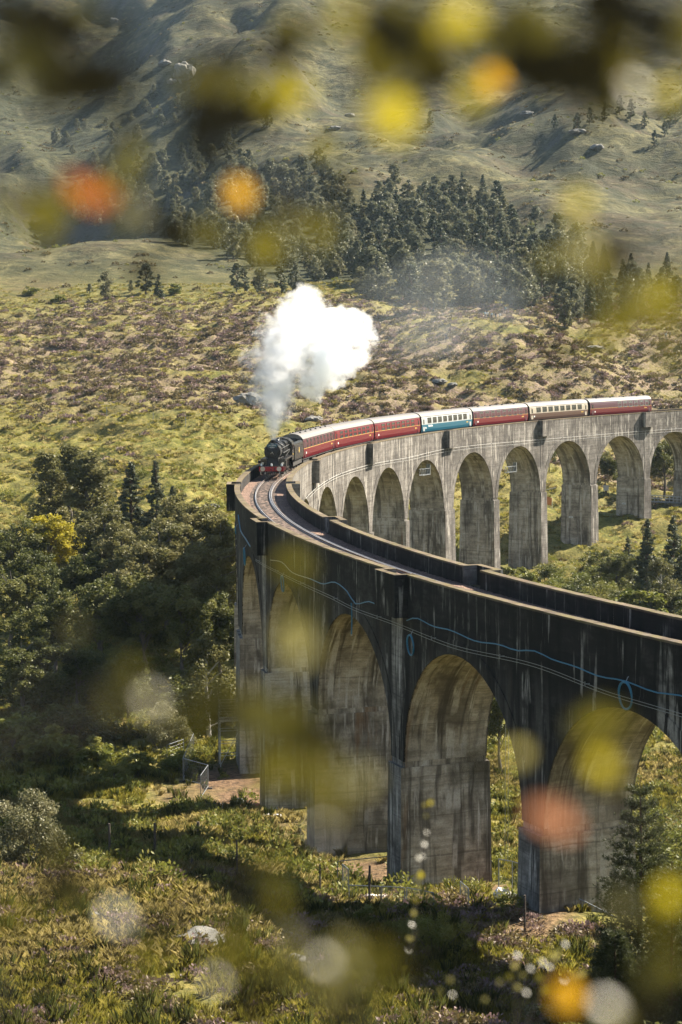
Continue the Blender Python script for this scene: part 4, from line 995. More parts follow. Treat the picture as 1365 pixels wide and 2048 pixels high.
HERO_MOOR = [
 (212,600,'far_pale',8.5,1.1,'rounded grey green birch alone on the pale grass at the far edge of the moor'),
 (180,590,'far_birch',3.2,1.2,'small bush-like birch just left of the rounded grey green birch'),
 (262,585,'far_pine',4.0,1.0,'tiny slender pine between the grey green birch and the pine pair'),
 (292,590,'far_pine',9.5,1.3,'larger dark pine of the pair on the pale grass'),
 (318,597,'far_spruce',7.5,1.4,'smaller rounded conifer leaning against the larger dark pine'),
 (355,590,'fernbush',3.6,1.4,'low wide green bush right of the pine pair'),
 (120,607,'fernbush',3.0,1.5,'sparse low bush at the left edge of the pale grass'),
 (62,590,'fernbush',3.2,1.5,'leftmost low bush on the pale grass'),
 (474,585,'far_pine',8.8,1.1,'leftmost dark pine of the small row left of the smoke'),
 (490,588,'far_pine',8.2,1.1,'second dark pine of the small row left of the smoke'),
 (521,588,'far_birch',8.6,1.0,'sunlit yellowish tree in the small row left of the smoke'),
 (563,590,'far_pine',9.4,1.1,'tallest pine right behind the left edge of the steam'),
 (592,585,'far_birch',8.4,1.0,'pale birch at the right end of the small row by the steam'),
 (870,625,'far_pale',14,1.3,'tall pale birch with spreading crown in front of the pine plantation'),
 (1130,655,'far_pale',9,1.1,'hazy pale birch at the right edge of the spectators knoll'),
 (1025,612,'far_spruce',10,1.3,'isolated dark conifer just behind the spectators on the knoll'),
 (790,372,'far_pale',9,1.2,'pair-like pale birch on the bare slope above the pine plantation'),
 (765,420,'far_birch',6,.8,'single small russet birch above the left end of the plantation'),
 (400,222,'far_pale',7,1.2,'pale birch beside the crag high on the hill'),
]
for px, py, key, H, wd_, lab in HERO_MOOR: plant('birch_tree' if 'birch' in key or 'pale' in key else ('bush' if 'bush' in key else 'pine_tree'), key, at(px, py, 300), H, lab, 'bush' if 'bush' in key else 'tree', None, wd_)
# --- the wood in the valley left of the viaduct
HERO = [
 ('column', 95, 275, 15.5, 1.3, 'tallest upright poplar-like tree at the left back of the valley wood', 'tall_tree', 'tree'),
 ('column', 178, 272, 14.6, 1.6, 'broad upright tree right of the tallest one behind the yellow tree', 'tall_tree', 'tree'),
 ('column', 140, 290, 12.5, 1.5, 'upright green tree half hidden between the two tallest trees', 'tall_tree', 'tree'),
 ('yellow', 112, 256, 10.8, 1.1, 'bright yellow autumn tree at the top of the dark wood', 'yellow_tree', 'tree'),
 ('conifer', 262, 268, 11.5, 1.25, 'left dark conifer of the three at the top of the wood', 'conifer_tree', 'conifer'),
 ('conifer', 312, 266, 11.3, 1.0, 'middle slender dark conifer of the three at the top of the wood', 'conifer_tree', 'conifer'),
 ('conifer', 345, 262, 8.8, 1.0, 'shortest dark conifer, right of the three at the top of the wood', 'conifer_tree', 'conifer'),
 ('nearbirch', 437, 238, 12.0, 1.1, 'slim birch rising right beside the left end of the viaduct bend', 'birch_tree', 'birch tree'),
 ('woodpale', 330, 232, 13.2, 1.35, 'wide sunlit olive canopy in the middle of the valley wood', 'broadleaf_tree', 'tree'),
 ('woodpale', 240, 236, 12.4, 1.2, 'sunlit olive tree under the left conifer', 'broadleaf_tree', 'tree'),
 ('woodpale', 395, 228, 13.0, 1.2, 'sunlit olive tree closest to the viaduct in the valley wood', 'broadleaf_tree', 'tree'),
 ('wood', 160, 234, 10.6, 1.2, 'dark leafy tree below the yellow tree', 'broadleaf_tree', 'tree'),
 ('wood', 60, 240, 10.2, 1.2, 'dark leafy tree at the far left below the tallest tree', 'broadleaf_tree', 'tree'),
 ('wood', 10, 225, 11.5, 1.25, 'shaded leafy tree cut by the left edge of the view', 'broadleaf_tree', 'tree'),
 ('wood', 100, 215, 11.0, 1.1, 'shaded tree with bare trunks showing at the left of the wood', 'broadleaf_tree', 'tree'),
 ('wood', 200, 213, 12.5, 1.1, 'shaded tree with a gap of light beside its trunk', 'broadleaf_tree', 'tree'),
 ('wood', 285, 212, 12.5, 1.2, 'shaded tree below the wide sunlit canopy', 'broadleaf_tree', 'tree'),
 ('wood', 365, 208, 11.5, 1.1, 'shaded tree right of centre at the front of the wood', 'broadleaf_tree', 'tree'),
 ('wood', 440, 210, 10.5, 1.0, 'dark tree pressed against the outer piers', 'broadleaf_tree', 'tree'),
 ('wood', 150, 196, 8.0, 1.2, 'low dark tree at the front edge of the wood', 'broadleaf_tree', 'tree'),
 ('wood', 250, 192, 7.0, 1.2, 'low dark rounded tree behind the pale willow bush', 'broadleaf_tree', 'tree'),
 ('wood', 40, 195, 8.5, 1.3, 'low shaded tree at the left front of the wood', 'broadleaf_tree', 'tree'),
 ('nearbirch', 412, 184, 9.8, 1.15, 'light speckled birch in front of the dark wood beside the pier', 'birch_tree', 'birch tree'),
 ('palebush', 318, 178, 5.0, .9, 'pale silvery willow bush at the foot of the dark wood', 'willow_bush', 'bush'),
 ('fernbush', 20, 176, 4.8, 1.3, 'large dark bush at the left edge below the wood', 'bush', 'bush'),
 ('fernbush', 95, 172, 3.8, 1.5, 'wide low dark bush left below the wood', 'bush', 'bush'),
 ('fernbush', 180, 170, 3.0, 1.4, 'sunlit low bush with yellow top at the front of the wood', 'bush', 'bush'),
 ('leafbush', 215, 163, 2.4, 1.3, 'yellow flecked leafy bush on the grassy bank', 'bush', 'bush'),
 ('fernbush', 270, 165, 2.2, 1.5, 'bracken mound with russet flecks behind the fence panels', 'bush', 'bush'),
 ('fernbush', 345, 168, 2.0, 1.4, 'low bracken bush just behind the leaning fence panels', 'bush', 'bush'),
 ('palebush', 35, 108, 4.9, 1.0, 'big pale silvery bush at the left edge of the meadow', 'willow_bush', 'bush'),
 ('leafbush', 868, 90, 3.0, 1.0, 'glossy green bush in front of the middle pier', 'bush', 'bush'),
 ('leafbush', 800, 92, 1.7, 1.1, 'small yellow green bush left of the glossy bush', 'bush', 'bush'),
 ('fernbush', 720, 96, 1.3, 1.2, 'low leafy bush at the foot of the temporary fence', 'bush', 'bush'),
 ('leafbush', 1340, 112, 6.0, 1.2, 'bright leafy thicket seen through the nearest arch', 'bush', 'bush'),
 ('leafbush', 1290, 135, 5.0, 1.3, 'second leafy thicket behind the nearest arch', 'bush', 'bush'),
 ('wood', 1005, 175, 9, .8, 'dark tree glimpsed between the two nearest arches', 'broadleaf_tree', 'tree'),
 ('conifer', 1297, 285, 11.6, 1.0, 'tall dark conifer standing inside the curve of the viaduct', 'conifer_tree', 'conifer'),
 ('conifer', 1350, 287, 12.0, 1.2, 'dark conifer at the right edge inside the curve', 'conifer_tree', 'conifer'),
 ('conifer', 1258, 292, 8.6, 1.0, 'slim conifer left of the tall dark one inside the curve', 'conifer_tree', 'conifer'),
 ('nearbirch', 1325, 268, 8.4, 1.2, 'yellowish birch below the tall dark conifer inside the curve', 'birch_tree', 'birch tree'),
 ('conifer', 1300, 262, 6.4, 1.1, 'young pale conifer just over the near parapet inside the curve', 'conifer_tree', 'conifer'),
 ('wood', 1240, 286, 6.6, 1.3, 'dark bushy tree inside the curve left of the conifers', 'broadleaf_tree', 'tree'),
 ('wood', 1330, 372, 12.5, 1.0, 'dark tree framed by the farthest arch in view', 'broadleaf_tree', 'tree'),
 ('wood', 1215, 368, 8.0, 1.2, 'dark leafy tree framed by the second farthest arch', 'broadleaf_tree', 'tree'),
 ('wood', 1100, 372, 5.0, 1.2, 'dark bush framed by the arch behind the orange tarpaulin', 'broadleaf_tree', 'tree'),
]
HERO += [
 ('woodpale', 285, 226, 12.6, 1.25, 'sunlit olive tree between the wide canopy and the one under the conifer', 'broadleaf_tree', 'tree'),
 ('woodpale', 370, 240, 13.6, 1.2, 'pale green treetop behind the wide sunlit canopy', 'broadleaf_tree', 'tree'),
 ('woodpale', 205, 246, 12.0, 1.2, 'pale green treetop left of the one under the conifer', 'broadleaf_tree', 'tree'),
 ('woodpale', 432, 222, 10.5, 1.1, 'speckled tree squeezed between the sunlit canopy and the viaduct', 'broadleaf_tree', 'tree'),
 ('wood', 25, 252, 11.0, 1.2, 'dark treetop left of the yellow tree', 'broadleaf_tree', 'tree')]
for k, (px, d, H) in enumerate([(15,205,4.2),(70,202,4.6),(125,204,4.0),(175,203,4.4),(230,203,4.2),(275,200,4.0),(330,199,4.4),(385,197,4.0),(430,196,3.8),(60,186,3.4),(205,184,3.2),(350,184,3.0),(455,192,3.6),(130,186,3.4)]):
    plant('bush', 'bush', at_d(px, d), H, ('taller', 'lower')[H < 4]+' dark undergrowth bush at the shaded front of the wood, '+('far left', 'left of middle', 'right of middle', 'beside the piers')[min(3, px//120)], 'bush', 'undergrowth bushes of the valley wood', 1.5)
for key, px, d, H, wd_, lab, nm, cat in HERO: plant(nm, key, at_d(px, d), H, lab, cat, None, wd_)
_TH = [(1010,292,3.6),(1050,285,4.2),(1095,300,3.9),(1140,284,4.8),(1185,292,4.2),(1085,266,4.8),(1150,262,4.6),(1205,268,4.8),(1060,262,3.8),(1230,296,4.4),(1270,302,3.8),(1120,300,3.4),(1200,306,3.6),(1280,262,5.0),(1015,272,3.2),(1335,275,4.6),(1320,300,4.2),(1365,310,4.0),(1245,270,5.0),(1110,278,4.4),(1175,276,4.6),(1035,300,3.0),(1365,268,5.2),(1215,282,4.4)]
_TW = ['at the foot of the far piers', 'above the near parapet line', 'near the tall conifers inside the curve', 'in the middle of the slope inside the curve']
for k, (px, d, H) in enumerate(_TH):
    w = _TW[2] if px > 1230 else (_TW[0] if d > 288 else (_TW[1] if d < 270 else _TW[3])); sz = 'large' if H > 4.5 else ('small' if H < 3.7 else 'mid-sized')
    plant('bush', ('bush', 'fernbush', 'bush', 'leafbush')[k % 4], at_d(px, d), H, sz+' '+('olive', 'yellowish bracken-like', 'dark green', 'glossy')[k % 4]+' rounded bush '+w, 'bush', 'bushes of the thicket inside the curve', 1.35)
for k, (px, d, H) in enumerate([(1150,74,2.2),(1190,72,1.8),(1240,70,2.4),(1290,70,2.0),(1335,69,2.6),(1360,74,3.0),(1110,76,1.6),(1265,74,2.2)]):
    plant('bush', ('bush', 'leafbush')[k % 2], at_d(px, d), H, ('dark twiggy', 'dark glossy')[k % 2]+(' small' if H < 2.1 else '')+' bush in the viaduct shadow '+('left of', 'right under', 'right of')[0 if px < 1220 else 1 if px < 1310 else 2]+' the young pines', 'bush', 'shaded bushes at the lower right', 1.4)
# fine-needled pines at the lower right, close to the viewer
def near_pine(name, p, H, label, seed, spread=.20):
    g = np.random.default_rng(seed); root = empty(name, p-Vector((0, 0, .2)), g.uniform(0, 6), label, 'pine tree'); m = MB()
    m.tube([(0, 0, 0), (.05, .02, H*.35), (.0, .05, H*.7), (.03, 0, H)], [H*.016, H*.012, H*.007, .01], 8); P = []; D = []
    for k in range(15):
        z = H*(.13+.85*k/15); L = H*spread*(1-k/15.5)**.8+.12
        for j in range(6):
            a = j*1.05+g.uniform(-.3, .3)+k; tip = np.array([math.cos(a)*L, math.sin(a)*L, z+L*(.25+.3*k/15)]); b0 = np.array([0, 0, z])
            m.tube([tuple(b0), tuple((b0+tip)/2-np.array([0, 0, .04*L])), tuple(tip)], [.03*(1-k/18), .02*(1-k/18), .006], 4)
            for q in range(int(10+70*L)):
                f = g.uniform(.25, 1.02); c = b0+(tip-b0)*f+g.normal(size=3)*.085*L*(.5+f); P.append(c); D.append((tip-b0)/np.linalg.norm(tip-b0))
    P = np.array(P); D = np.array(D); n = 7
    P2 = np.repeat(P, n, 0); A = np.repeat(D, n, 0)+g.normal(size=(len(P2), 3))*.65+np.array([0, 0, .25]); A /= np.linalg.norm(A, axis=1)[:, None]
    Bv = g.normal(size=A.shape); Bv -= (Bv*A).sum(1)[:, None]*A; Bv /= np.linalg.norm(Bv, axis=1)[:, None]
    Ln = g.uniform(.10, .20, len(P2))[:, None]
    v = np.stack([P2, P2+A*Ln*.5+Bv*.012, P2+A*Ln, P2+A*Ln*.5-Bv*.012], 1).reshape(-1, 3)
    t = np.repeat(g.random(len(P)), n)
    link('needles', np_mesh('needles', v, np.arange(len(v)).reshape(-1, 4), LF_NEEDLE, attrs={'tint': ('FACE', t)}), root)
    m.build('trunk', BARKP, root); return root
LF_NEEDLE = leafy('young_pine_needles', [(.030, .042, .016), (.062, .074, .026), (.115, .118, .048)], .25)
near_pine('pine_tree', at_d(1285, 77), 10.6, 'tall young pine with airy needles in front of the nearest pier', 5)
near_pine('pine_tree', at_d(1352, 72), 7.6, 'shorter young pine at the lower right edge', 6)
near_pine('pine_tree', at_d(1235, 74), 4.6, 'small dark young pine left of the tall one', 7, .28)

# ------------------------------------------------------------------ ground cover: scattered real tufts (stuff)
def blades(n, L, w, spread, mat, seed, lean=.35):
    g = np.random.default_rng(seed); a = g.uniform(0, 6.28, n); r = spread*np.sqrt(g.random(n)); b = np.stack([r*np.cos(a), r*np.sin(a), -.05+0*a], 1)
    l = L*g.uniform(.55, 1.15, n); th = a+g.normal(size=n)*.7; k = lean*g.uniform(.3, 1.5, n)
    t = np.stack([np.cos(th), np.sin(th), 0*th], 1); s = np.stack([-np.sin(th), np.cos(th), 0*th], 1)*w/2
    z = np.array([0, 0, 1.]); mid = b+z*(l*.6)[:, None]+t*(l*k*.35)[:, None]; tip = b+z*(l*(1-.25*k))[:, None]+t*(l*k)[:, None]
    v = np.stack([b-s, b+s, mid+s*.8, tip, mid-s*.8], 1).reshape(-1, 3); f = np.arange(5*n).reshape(-1, 5)
    return np_mesh('tuft', v, f, mat, attrs={'tint': ('FACE', g.random(n))})
def mound(n, r, h, ls, mat, seed):
    g = np.random.default_rng(seed); d = g.normal(size=(n, 3)); d /= np.linalg.norm(d, axis=1)[:, None]; d[:, 2] = np.abs(d[:, 2]); rr = g.uniform(.6, 1.05, n)
    P = d*rr[:, None]*np.array([r, r, h]); return leaf_mesh('clump', P, ls, mat, np.clip(.3*g.random(n)+.7*d[:, 2]*g.uniform(.5, 1.2, n), 0, 1), 0, .6, up=.6, seed=seed)
def scatter(name, protos, P, scale, label, seed=0):
    """one object: points carrying scale and turn, instanced by geometry nodes"""
    g = np.random.default_rng(seed); P = np.asarray(P, float); n = len(P); o0 = Vector(P.mean(0))
    me = bpy.data.meshes.new(name); me.vertices.add(n); me.vertices.foreach_set('co', (P-np.array(o0)).astype(np.float32).ravel())
    for an, arr in (('sc', scale), ('rz', g.uniform(0, 6.28, n))):
        a = me.attributes.new(an, 'FLOAT', 'POINT'); a.data.foreach_set('value', np.asarray(arr, np.float32))
    ia = me.attributes.new('pick', 'INT', 'POINT'); ia.data.foreach_set('value', g.integers(0, len(protos), n).astype(np.int32))
    me.update(); o = link(name, me, None, o0); tag(o, label, kind='stuff')
    src = bpy.data.collections.new(name+'_source')
    for i, pm in enumerate(protos):
        q = bpy.data.objects.new('%s_kind_%02d' % (name, i), pm); src.objects.link(q)
    gn = bpy.data.node_groups.new(name+'_scatter', 'GeometryNodeTree')
    gn.interface.new_socket('Geometry', in_out='INPUT', socket_type='NodeSocketGeometry'); gn.interface.new_socket('Geometry', in_out='OUTPUT', socket_type='NodeSocketGeometry')
    N = gn.nodes; L = gn.links; gi = N.new('NodeGroupInput'); go = N.new('NodeGroupOutput')
    iop = N.new('GeometryNodeInstanceOnPoints'); ci = N.new('GeometryNodeCollectionInfo'); ci.inputs[0].default_value = src; ci.inputs['Separate Children'].default_value = True; ci.inputs['Reset Children'].default_value = True
    def na(nm, ty): a = N.new('GeometryNodeInputNamedAttribute'); a.data_type = ty; a.inputs[0].default_value = nm; return a.outputs[0]
    L.new(gi.outputs[0], iop.inputs['Points']); L.new(ci.outputs[0], iop.inputs['Instance']); iop.inputs['Pick Instance'].default_value = True
    L.new(na('pick', 'INT'), iop.inputs['Instance Index']); cx = N.new('ShaderNodeCombineXYZ'); L.new(na('rz', 'FLOAT'), cx.inputs[2])
    e2r = N.new('FunctionNodeEulerToRotation'); L.new(cx.outputs[0], e2r.inputs[0]); L.new(e2r.outputs[0], iop.inputs['Rotation']); L.new(na('sc', 'FLOAT'), iop.inputs['Scale'])
    L.new(iop.outputs[0], go.inputs[0]); md = o.modifiers.new('scatter', 'NODES'); md.node_group = gn; return o
def spots(n, d0, d1, seed, dens=None, pw=1.0):
    """n random ground points in the part of the glen the photograph looks over"""
    g = np.random.default_rng(seed); out = []
    while len(out) < n:
        d = d0+(d1-d0)*g.random(20000)**pw; x = g.uniform(-.205, .205, 20000)*(d+18)
        keep = np.ones(len(d), bool) if dens is None else g.random(len(d)) < dens(x, d)
        # clear of the piers and the track bed
        rr = np.hypot(x-VCX, d-VCY)-VR; keep &= (np.abs(rr) > 3.6) | (fbm(x/4, d/4, 2, 77) > .1) 
        out += list(zip(x[keep], d[keep]))
    out = np.array(out[:n]); return np.c_[out, gz(out[:, 0], out[:, 1])]
def zdens(which, k=1.0, base=0.0):
    def f(x, y):
        h, d, s = ground_zones(x, y); clump = .10+.90*sstep(-.16, .22, fbm(x/7, y/7, 3, 88))
        clump2 = .12+.88*(fbm(x/5, y/4, 2, 89) > .02); return {'heath': h*clump2, 'grass': (1-h)*np.clip(1-3.5*d, 0, 1)*clump, 'any': (1-.6*d)*clump, 'straw': s*(1-h)*(1-.6*d)}[which]*k+base
    return f
g_t = [blades(34, .50, .030, .22, LF_GRASS, i) for i in range(4)]; s_t = [blades(40, .75, .024, .24, LF_STRAW, 10+i, .5) for i in range(3)]; r_t = [blades(46, .85, .022, .20, LF_RUSH, 20+i, .25) for i in range(3)]
h_t = [mound(110, .55, .50, .15, LF_HEATH, 30+i) for i in range(3)]; hb_t = [mound(110, .60, .55, .15, LF_HEATHB, 40+i) for i in range(3)]; f_t = [mound(150, .7, .75, .17, LF_FERN, 50+i) for i in range(3)]
m_t = [mound(60, .75, .60, .34, LF_HEATHB, 60+i) for i in range(4)]; mh_t = [mound(60, .75, .55, .32, LF_HEATH, 70+i) for i in range(4)]; mg_t = [blades(34, .42, .07, .45, LF_GRASS, 80+i, .5) for i in range(4)]; ms_t = [blades(34, .45, .07, .45, LF_STRAW, 90+i, .5) for i in range(3)]
gr = np.random.default_rng(3)
scatter('grass', g_t, spots(42000, 62, 200, 1, zdens('grass'), 1.3), .35+1.0*gr.random(42000)**1.8, 'tussocky green grass on the valley floor', 1)
scatter('straw_grass', s_t, spots(9000, 62, 200, 2, zdens('straw')), gr.uniform(.45, 1.05, 9000), 'pale dry seeding grass among the green', 2)
scatter('rush_clumps', r_t, spots(2600, 62, 190, 3, zdens('any', .5)), gr.uniform(.6, 1.35, 2600), 'dark spiky rushes in the wet meadow', 3)
scatter('heather_clumps', h_t+hb_t, spots(2600, 62, 112, 4, zdens('heath', 1, .03)), gr.uniform(.5, 1.3, 2600), 'pinkish heather clumps in the foreground meadow', 4)
scatter('fern_clumps', f_t, spots(2200, 100, 330, 5, zdens('any', .5)), gr.uniform(.6, 1.8, 2200), 'bracken and fern clumps at the valley sides', 5)
scatter('moor_heather', mh_t+m_t, spots(15000, 300, 600, 6, zdens('heath', 1, .01)), gr.uniform(.35, 1.0, 15000)**1.6*1.65, 'purple brown heather tussocks covering the moor', 6)
scatter('moor_grass', mg_t+ms_t, spots(22000, 205, 620, 7, zdens('grass', 1, .04)), gr.uniform(.5, 1.5, 22000), 'green and straw coloured hill grass in tussocks', 7)
def hill_cover(x, y): return .03+.97*(fbm(x/30, y/24, 3, 91) > .16)
scatter('hill_scrub', m_t+[mound(60, .75, .6, .34, LF_FERN, 66)], spots(3500, 600, 1500, 8, hill_cover, .8), gr.uniform(.4, 1.0, 3500)**2*2.2, 'low scrub and bracken dotting the mountain side', 8)
# ------------------------------------------------------------------ things on and around the viaduct
def on_face(px, py, w, far=False):
    """(s, dz) where the view line through a photo pixel meets the curved face at offset w"""
    r = ray(px, py); a = r[0]**2+r[1]**2; b = -2*(r[0]*VCX+r[1]*VCY); c = VCX**2+VCY**2-(VR+w)**2
    q = math.sqrt(max(0, b*b-4*a*c)); t1, t2 = (-b-q)/(2*a), (-b+q)/(2*a); t = t2 if far else t1
    x, y, z = r*t; s = math.atan2(y-VCY, VCX-x)*VR; return s, z-(-VH+VG*s)
HOSE = plain('blue_hose', (.010, .17, .30), .35, grime=.15); CABLE = plain('steel_cable', (.30, .32, .33), .4, metal=.6, grime=.2)
GALV = plain('galvanised_steel', (.20, .215, .225), .45, metal=.35, grime=.25); TIMBER = plain('weathered_post', (.075, .058, .045), .9, grime=.5, scale=8)
BAGW = plain('white_sack', (.72, .70, .66), .7, grime=.3); ORANGE = plain('orange_sheet', (.62, .25, .12), .7, grime=.2); RUST = plain('rusty_pipe', (.20, .095, .040), .8, grime=.4)
ROCK = concrete('pale_rock', (.12, .12, .115), (.24, .235, .225), (.36, .35, .33), white=.2, black=.3, rust=.1, boards=0, moss=.4)
PLATEW = plain('white_plate', (.46, .46, .44), .5, grime=.1)
def line_on_face(name, pts, w, rad, mat, label, cat, far=False, sag=0.0, brackets=None, n=6, group=None):
    sd_ = sorted(on_face(px, py, w, far) for px, py in pts); S = [a for a, b in sd_]; Z = [b for a, b in sd_]
    root = empty(name, vp(S[0], w, Z[0]), 0, label, cat, group); m = MB(); ss = np.linspace(S[0], S[-1], max(8, int((S[-1]-S[0])/.8)))
    zz = _pchip(S, Z, ss) if len(S) > 2 else np.interp(ss, S, Z)
    for k, (s, z) in enumerate(zip(ss, zz)): pass
    m.tube([vp(s, w, float(z))-root.location for s, z in zip(ss, zz)], rad, n); m.build('line', mat, root, True)
    if brackets:
        bb = MB(); bb.bar((0, 0, 0), (0, .30, 0), .05, .05); bb.bar((0, .28, -.10), (0, .28, .12), .05, .05); bme = bb.mesh('bracket', GALV)
        for s in np.arange(S[0]+2, S[-1], brackets):
            z = float(np.interp(s, ss, zz)); o = vout(s) if not far else -vout(s)
            link('bracket', bme, root, vp(s, WO if not far else WI, z-.03)-root.location, (0, 0, math.atan2(o.y, o.x)-math.pi/2))
    return root
line_on_face('blue_hose', [(814,1241),(834,1236),(868,1253),(900,1260),(951,1282),(1002,1290),(1029,1300),(1070,1302),(1111,1321),(1145,1331),(1200,1353),(1247,1361),(1309,1384),(1365,1392),(1430,1412)], WO+.14, .034, HOSE, 'long blue hose draped along the near dark spandrel wall', 'hose')
line_on_face('blue_hose', [(622,1158),(642,1167),(672,1165),(696,1184),(710,1207),(743,1204),(767,1219)], WO+.14, .034, HOSE, 'short wavy blue hose above the second nearest pale arch', 'hose')
line_on_face('blue_hose', [(541,1120),(565,1125),(585,1145),(622,1158)], WO+.14, .03, CABLE, 'thin grey hose leading left from the short wavy blue hose', 'hose')
line_on_face('blue_hose', [(477,1030),(482,1062),(492,1078),(503,1095),(514,1105)], WO+.2, .05, HOSE, 'tangled blue hose hanging at the left end of the bend', 'hose')
line_on_face('steel_cable', [(511,1118),(585,1157),(656,1189),(710,1216),(787,1244),(900,1288),(1070,1328),(1227,1387),(1365,1428),(1440,1452)], WO+.24, .014, CABLE, 'upper of the two taut wires along the near dark wall', 'cable', brackets=8.5)
line_on_face('steel_cable', [(511,1121),(585,1161),(656,1194),(710,1221),(787,1249),(900,1294),(1070,1334),(1227,1393),(1365,1434),(1440,1459)], WO+.24, .014, CABLE, 'lower of the two taut wires along the near dark wall', 'cable')
line_on_face('steel_cable', [(612,997),(636,974),(683,947),(737,930),(817,915),(892,898),(1070,880),(1179,871),(1275,863),(1365,857)], WI-.24, .020, PLATEW, 'upper pale cable strung along the sunlit far arches', 'cable', True, brackets=8.5)
line_on_face('steel_cable', [(620,995),(640,976),(690,949),(745,933),(822,919),(895,903),(1072,885),(1180,876),(1276,868),(1365,862)], WI-.24, .014, PLATEW, 'lower pale cable strung along the sunlit far arches', 'cable', True)
def coil(px, py, r, label):
    s, dz = on_face(px, py, WO+.16); root = empty('hose_coil', vp(s, WO+.16, dz), 0, label, 'hose', 'blue hose coils hanging on the viaduct'); t, o = vdir(s), vout(s); m = MB(); pts = []
    for k in range(150):
        a = 2*math.pi*k/30; rr = r*(1+.05*math.sin(k*.37)); pts.append(t*(rr*.82*math.cos(a))+Vector((0, 0, rr*math.sin(a)))+o*(.03*math.sin(k*.21)+.012*(k//30)))
    m.tube(pts, .03, 6); m.build('loops', HOSE, root, True)
    m = MB(); m.tube([Vector((0, 0, r)), Vector((0, 0, r+.2))-o*.1, Vector((0, 0, r+.28))-o*.2], .025, 5); m.build('tie', CABLE, root)
coil(1252, 1391, .66, 'largest blue hose coil, hanging over the nearest arch'); coil(822, 1290, .60, 'narrow blue hose coil beside the middle near pier')
coil(566, 1167, .60, 'blue hose coil above the pale half-hidden arch left'); coil(490, 1113, .72, 'blue hose coil under the tangled hose at the bend'); coil(472, 1061, .30, 'smallest blue coil at the leftmost edge of the bend')
def strap(px, y0, y1, w, label):
    s, a = on_face(px, y0, w); s2, b = on_face(px, y1, w); root = empty('hanging_hose', vp(s, w, a), 0, label, 'hose'); m = MB()
    m.tube([Vector((0, 0, 0)), Vector((.03, 0, (b-a)*.5)), Vector((0, 0, b-a))], .05, 6); m.build('line', HOSE, root); m = MB(); m.cyl((0, 0, b-a-.12), (0, 0, b-a), .06, 8); m.build('nozzle', CABLE, root)
strap(703, 1206, 1268, WO+.18, 'straight blue hose end hanging down in front of an arch crown')
# rope lines dropped from the deck inside the nearest full arch
for px, lab in ((1010, 'left thin rope hanging beside the pier behind the big near arch'), (1016, 'right thin rope hanging beside the pier behind the big near arch')):
    s, a = on_face(px, 1440, WI-.5, False); p0 = vp(-84, WI-.4, -4); r0 = ray(px, 1430)*118; m = MB(); e = empty('hanging_rope', Vector(r0), 0, lab, 'rope'); m.tube([Vector((0, 0, 6)), Vector((.05, 0, 0)), Vector((0, 0, -9))], .018, 5); m.build('line', CABLE, e)
# pale lattice access platforms slung under two far arches
def platform(px, py, label):
    s, dz = on_face(px, py, WI+.5, True); root = empty('access_platform', vp(s, WI+.5, dz), math.atan2(vdir(s).y, vdir(s).x), label, 'platform', 'suspended access platforms'); L = 1.7
    for z in (-.42, .42):
        m = MB()
        for y in (-.25, .25): m.bar((-L, y, z), (L*.82, y, z), .07, .07)
        m.build('rail', GALV, root)
    m = MB()
    for k in range(6): m.bar((-L+k*.5, -.25, -.42), (-L+(k+1)*.5, -.25, .42 if k % 2 == 0 else -.42), .06, .06); m.bar((-L+k*.5, .25, .42 if k % 2 else -.42), (-L+(k+1)*.5, .25, -.42 if k % 2 else .42), .06, .06)
    m.build('bracing', GALV, root); m = MB(); m.box((-L, -.3, -.52), (L*.82, .3, -.47)); m.build('deck', GALV, root); m = MB(); m.box((L*.82, -.3, -.6), (L*.92, .3, 1.0)); m.build('end_frame', GALV, root)
    m = MB()
    for x in (-L*.8, L*.7): m.tube([(x, 0, .42), (x, 0, 4)], .02, 5)
    m.build('hanger', CABLE, root)
platform(850, 943, 'white lattice work platform slung in the arch below the blue coach'); platform(1022, 938, 'white lattice work platform slung in the arch below the dark maroon coach')
# small white plates on the far piers, a rusty pipe on the middle near pier
for px, py, lab in ((1040,1098,'small white plate low on the far pier nearest the thicket'), (1143,1034,'small white plate on the far pier right of the orange tarpaulin'), (1249,1007,'small white plate on the far pier next to the dark leafy tree'), (1343,974,'small white plate on the farthest pier in view')):
    best = None; r = ray(px, py)
    for s, h in PIERS:
        if s < 90: continue
        P0 = vp(s-h, 0); t = vdir(s-h); k = P0.dot(t)/Vector(r).dot(t); P = Vector(r)*k; w = (P-P0).dot(vout(s-h))
        if k > 0 and abs(w) < 3.0 and (best is None or k < best[0]): best = (k, P, s-h)
    if best:
        k, P, s = best; t = vdir(s); e = empty('pier_plate', P-t*.10, math.atan2(t.y, t.x), lab, 'plate', 'white plates on the piers'); m = MB(); m.box((-.02, -.42, -.16), (.02, .42, .16)); m.build('panel', PLATEW, e); m = MB(); m.box((-.03, -.05, -.05), (-.021, .05, .05)); m.build('bolt', UNDER, e)
s_, h_ = PIERS[REFUGE[[i for i, q in enumerate(REFUGE) if abs(PIERS[q][0]+78.5) < 3][0]]]
_e = empty('drain_pipe', vp(s_+.35, WO+.50, -22), 0, 'thin rusty drain pipe running down the middle near pier', 'pipe'); _m = MB(); _m.tube([(0, 0, 3.2), (0, 0, -5)], .06, 8); _m.build('pipe', RUST, _e)
_m = MB()
for z in (2.5, 0, -2.5): _m.box((-.1, -.1, z-.03), (.1, .1, z+.03))
_m.build('clip', GALV, _e)

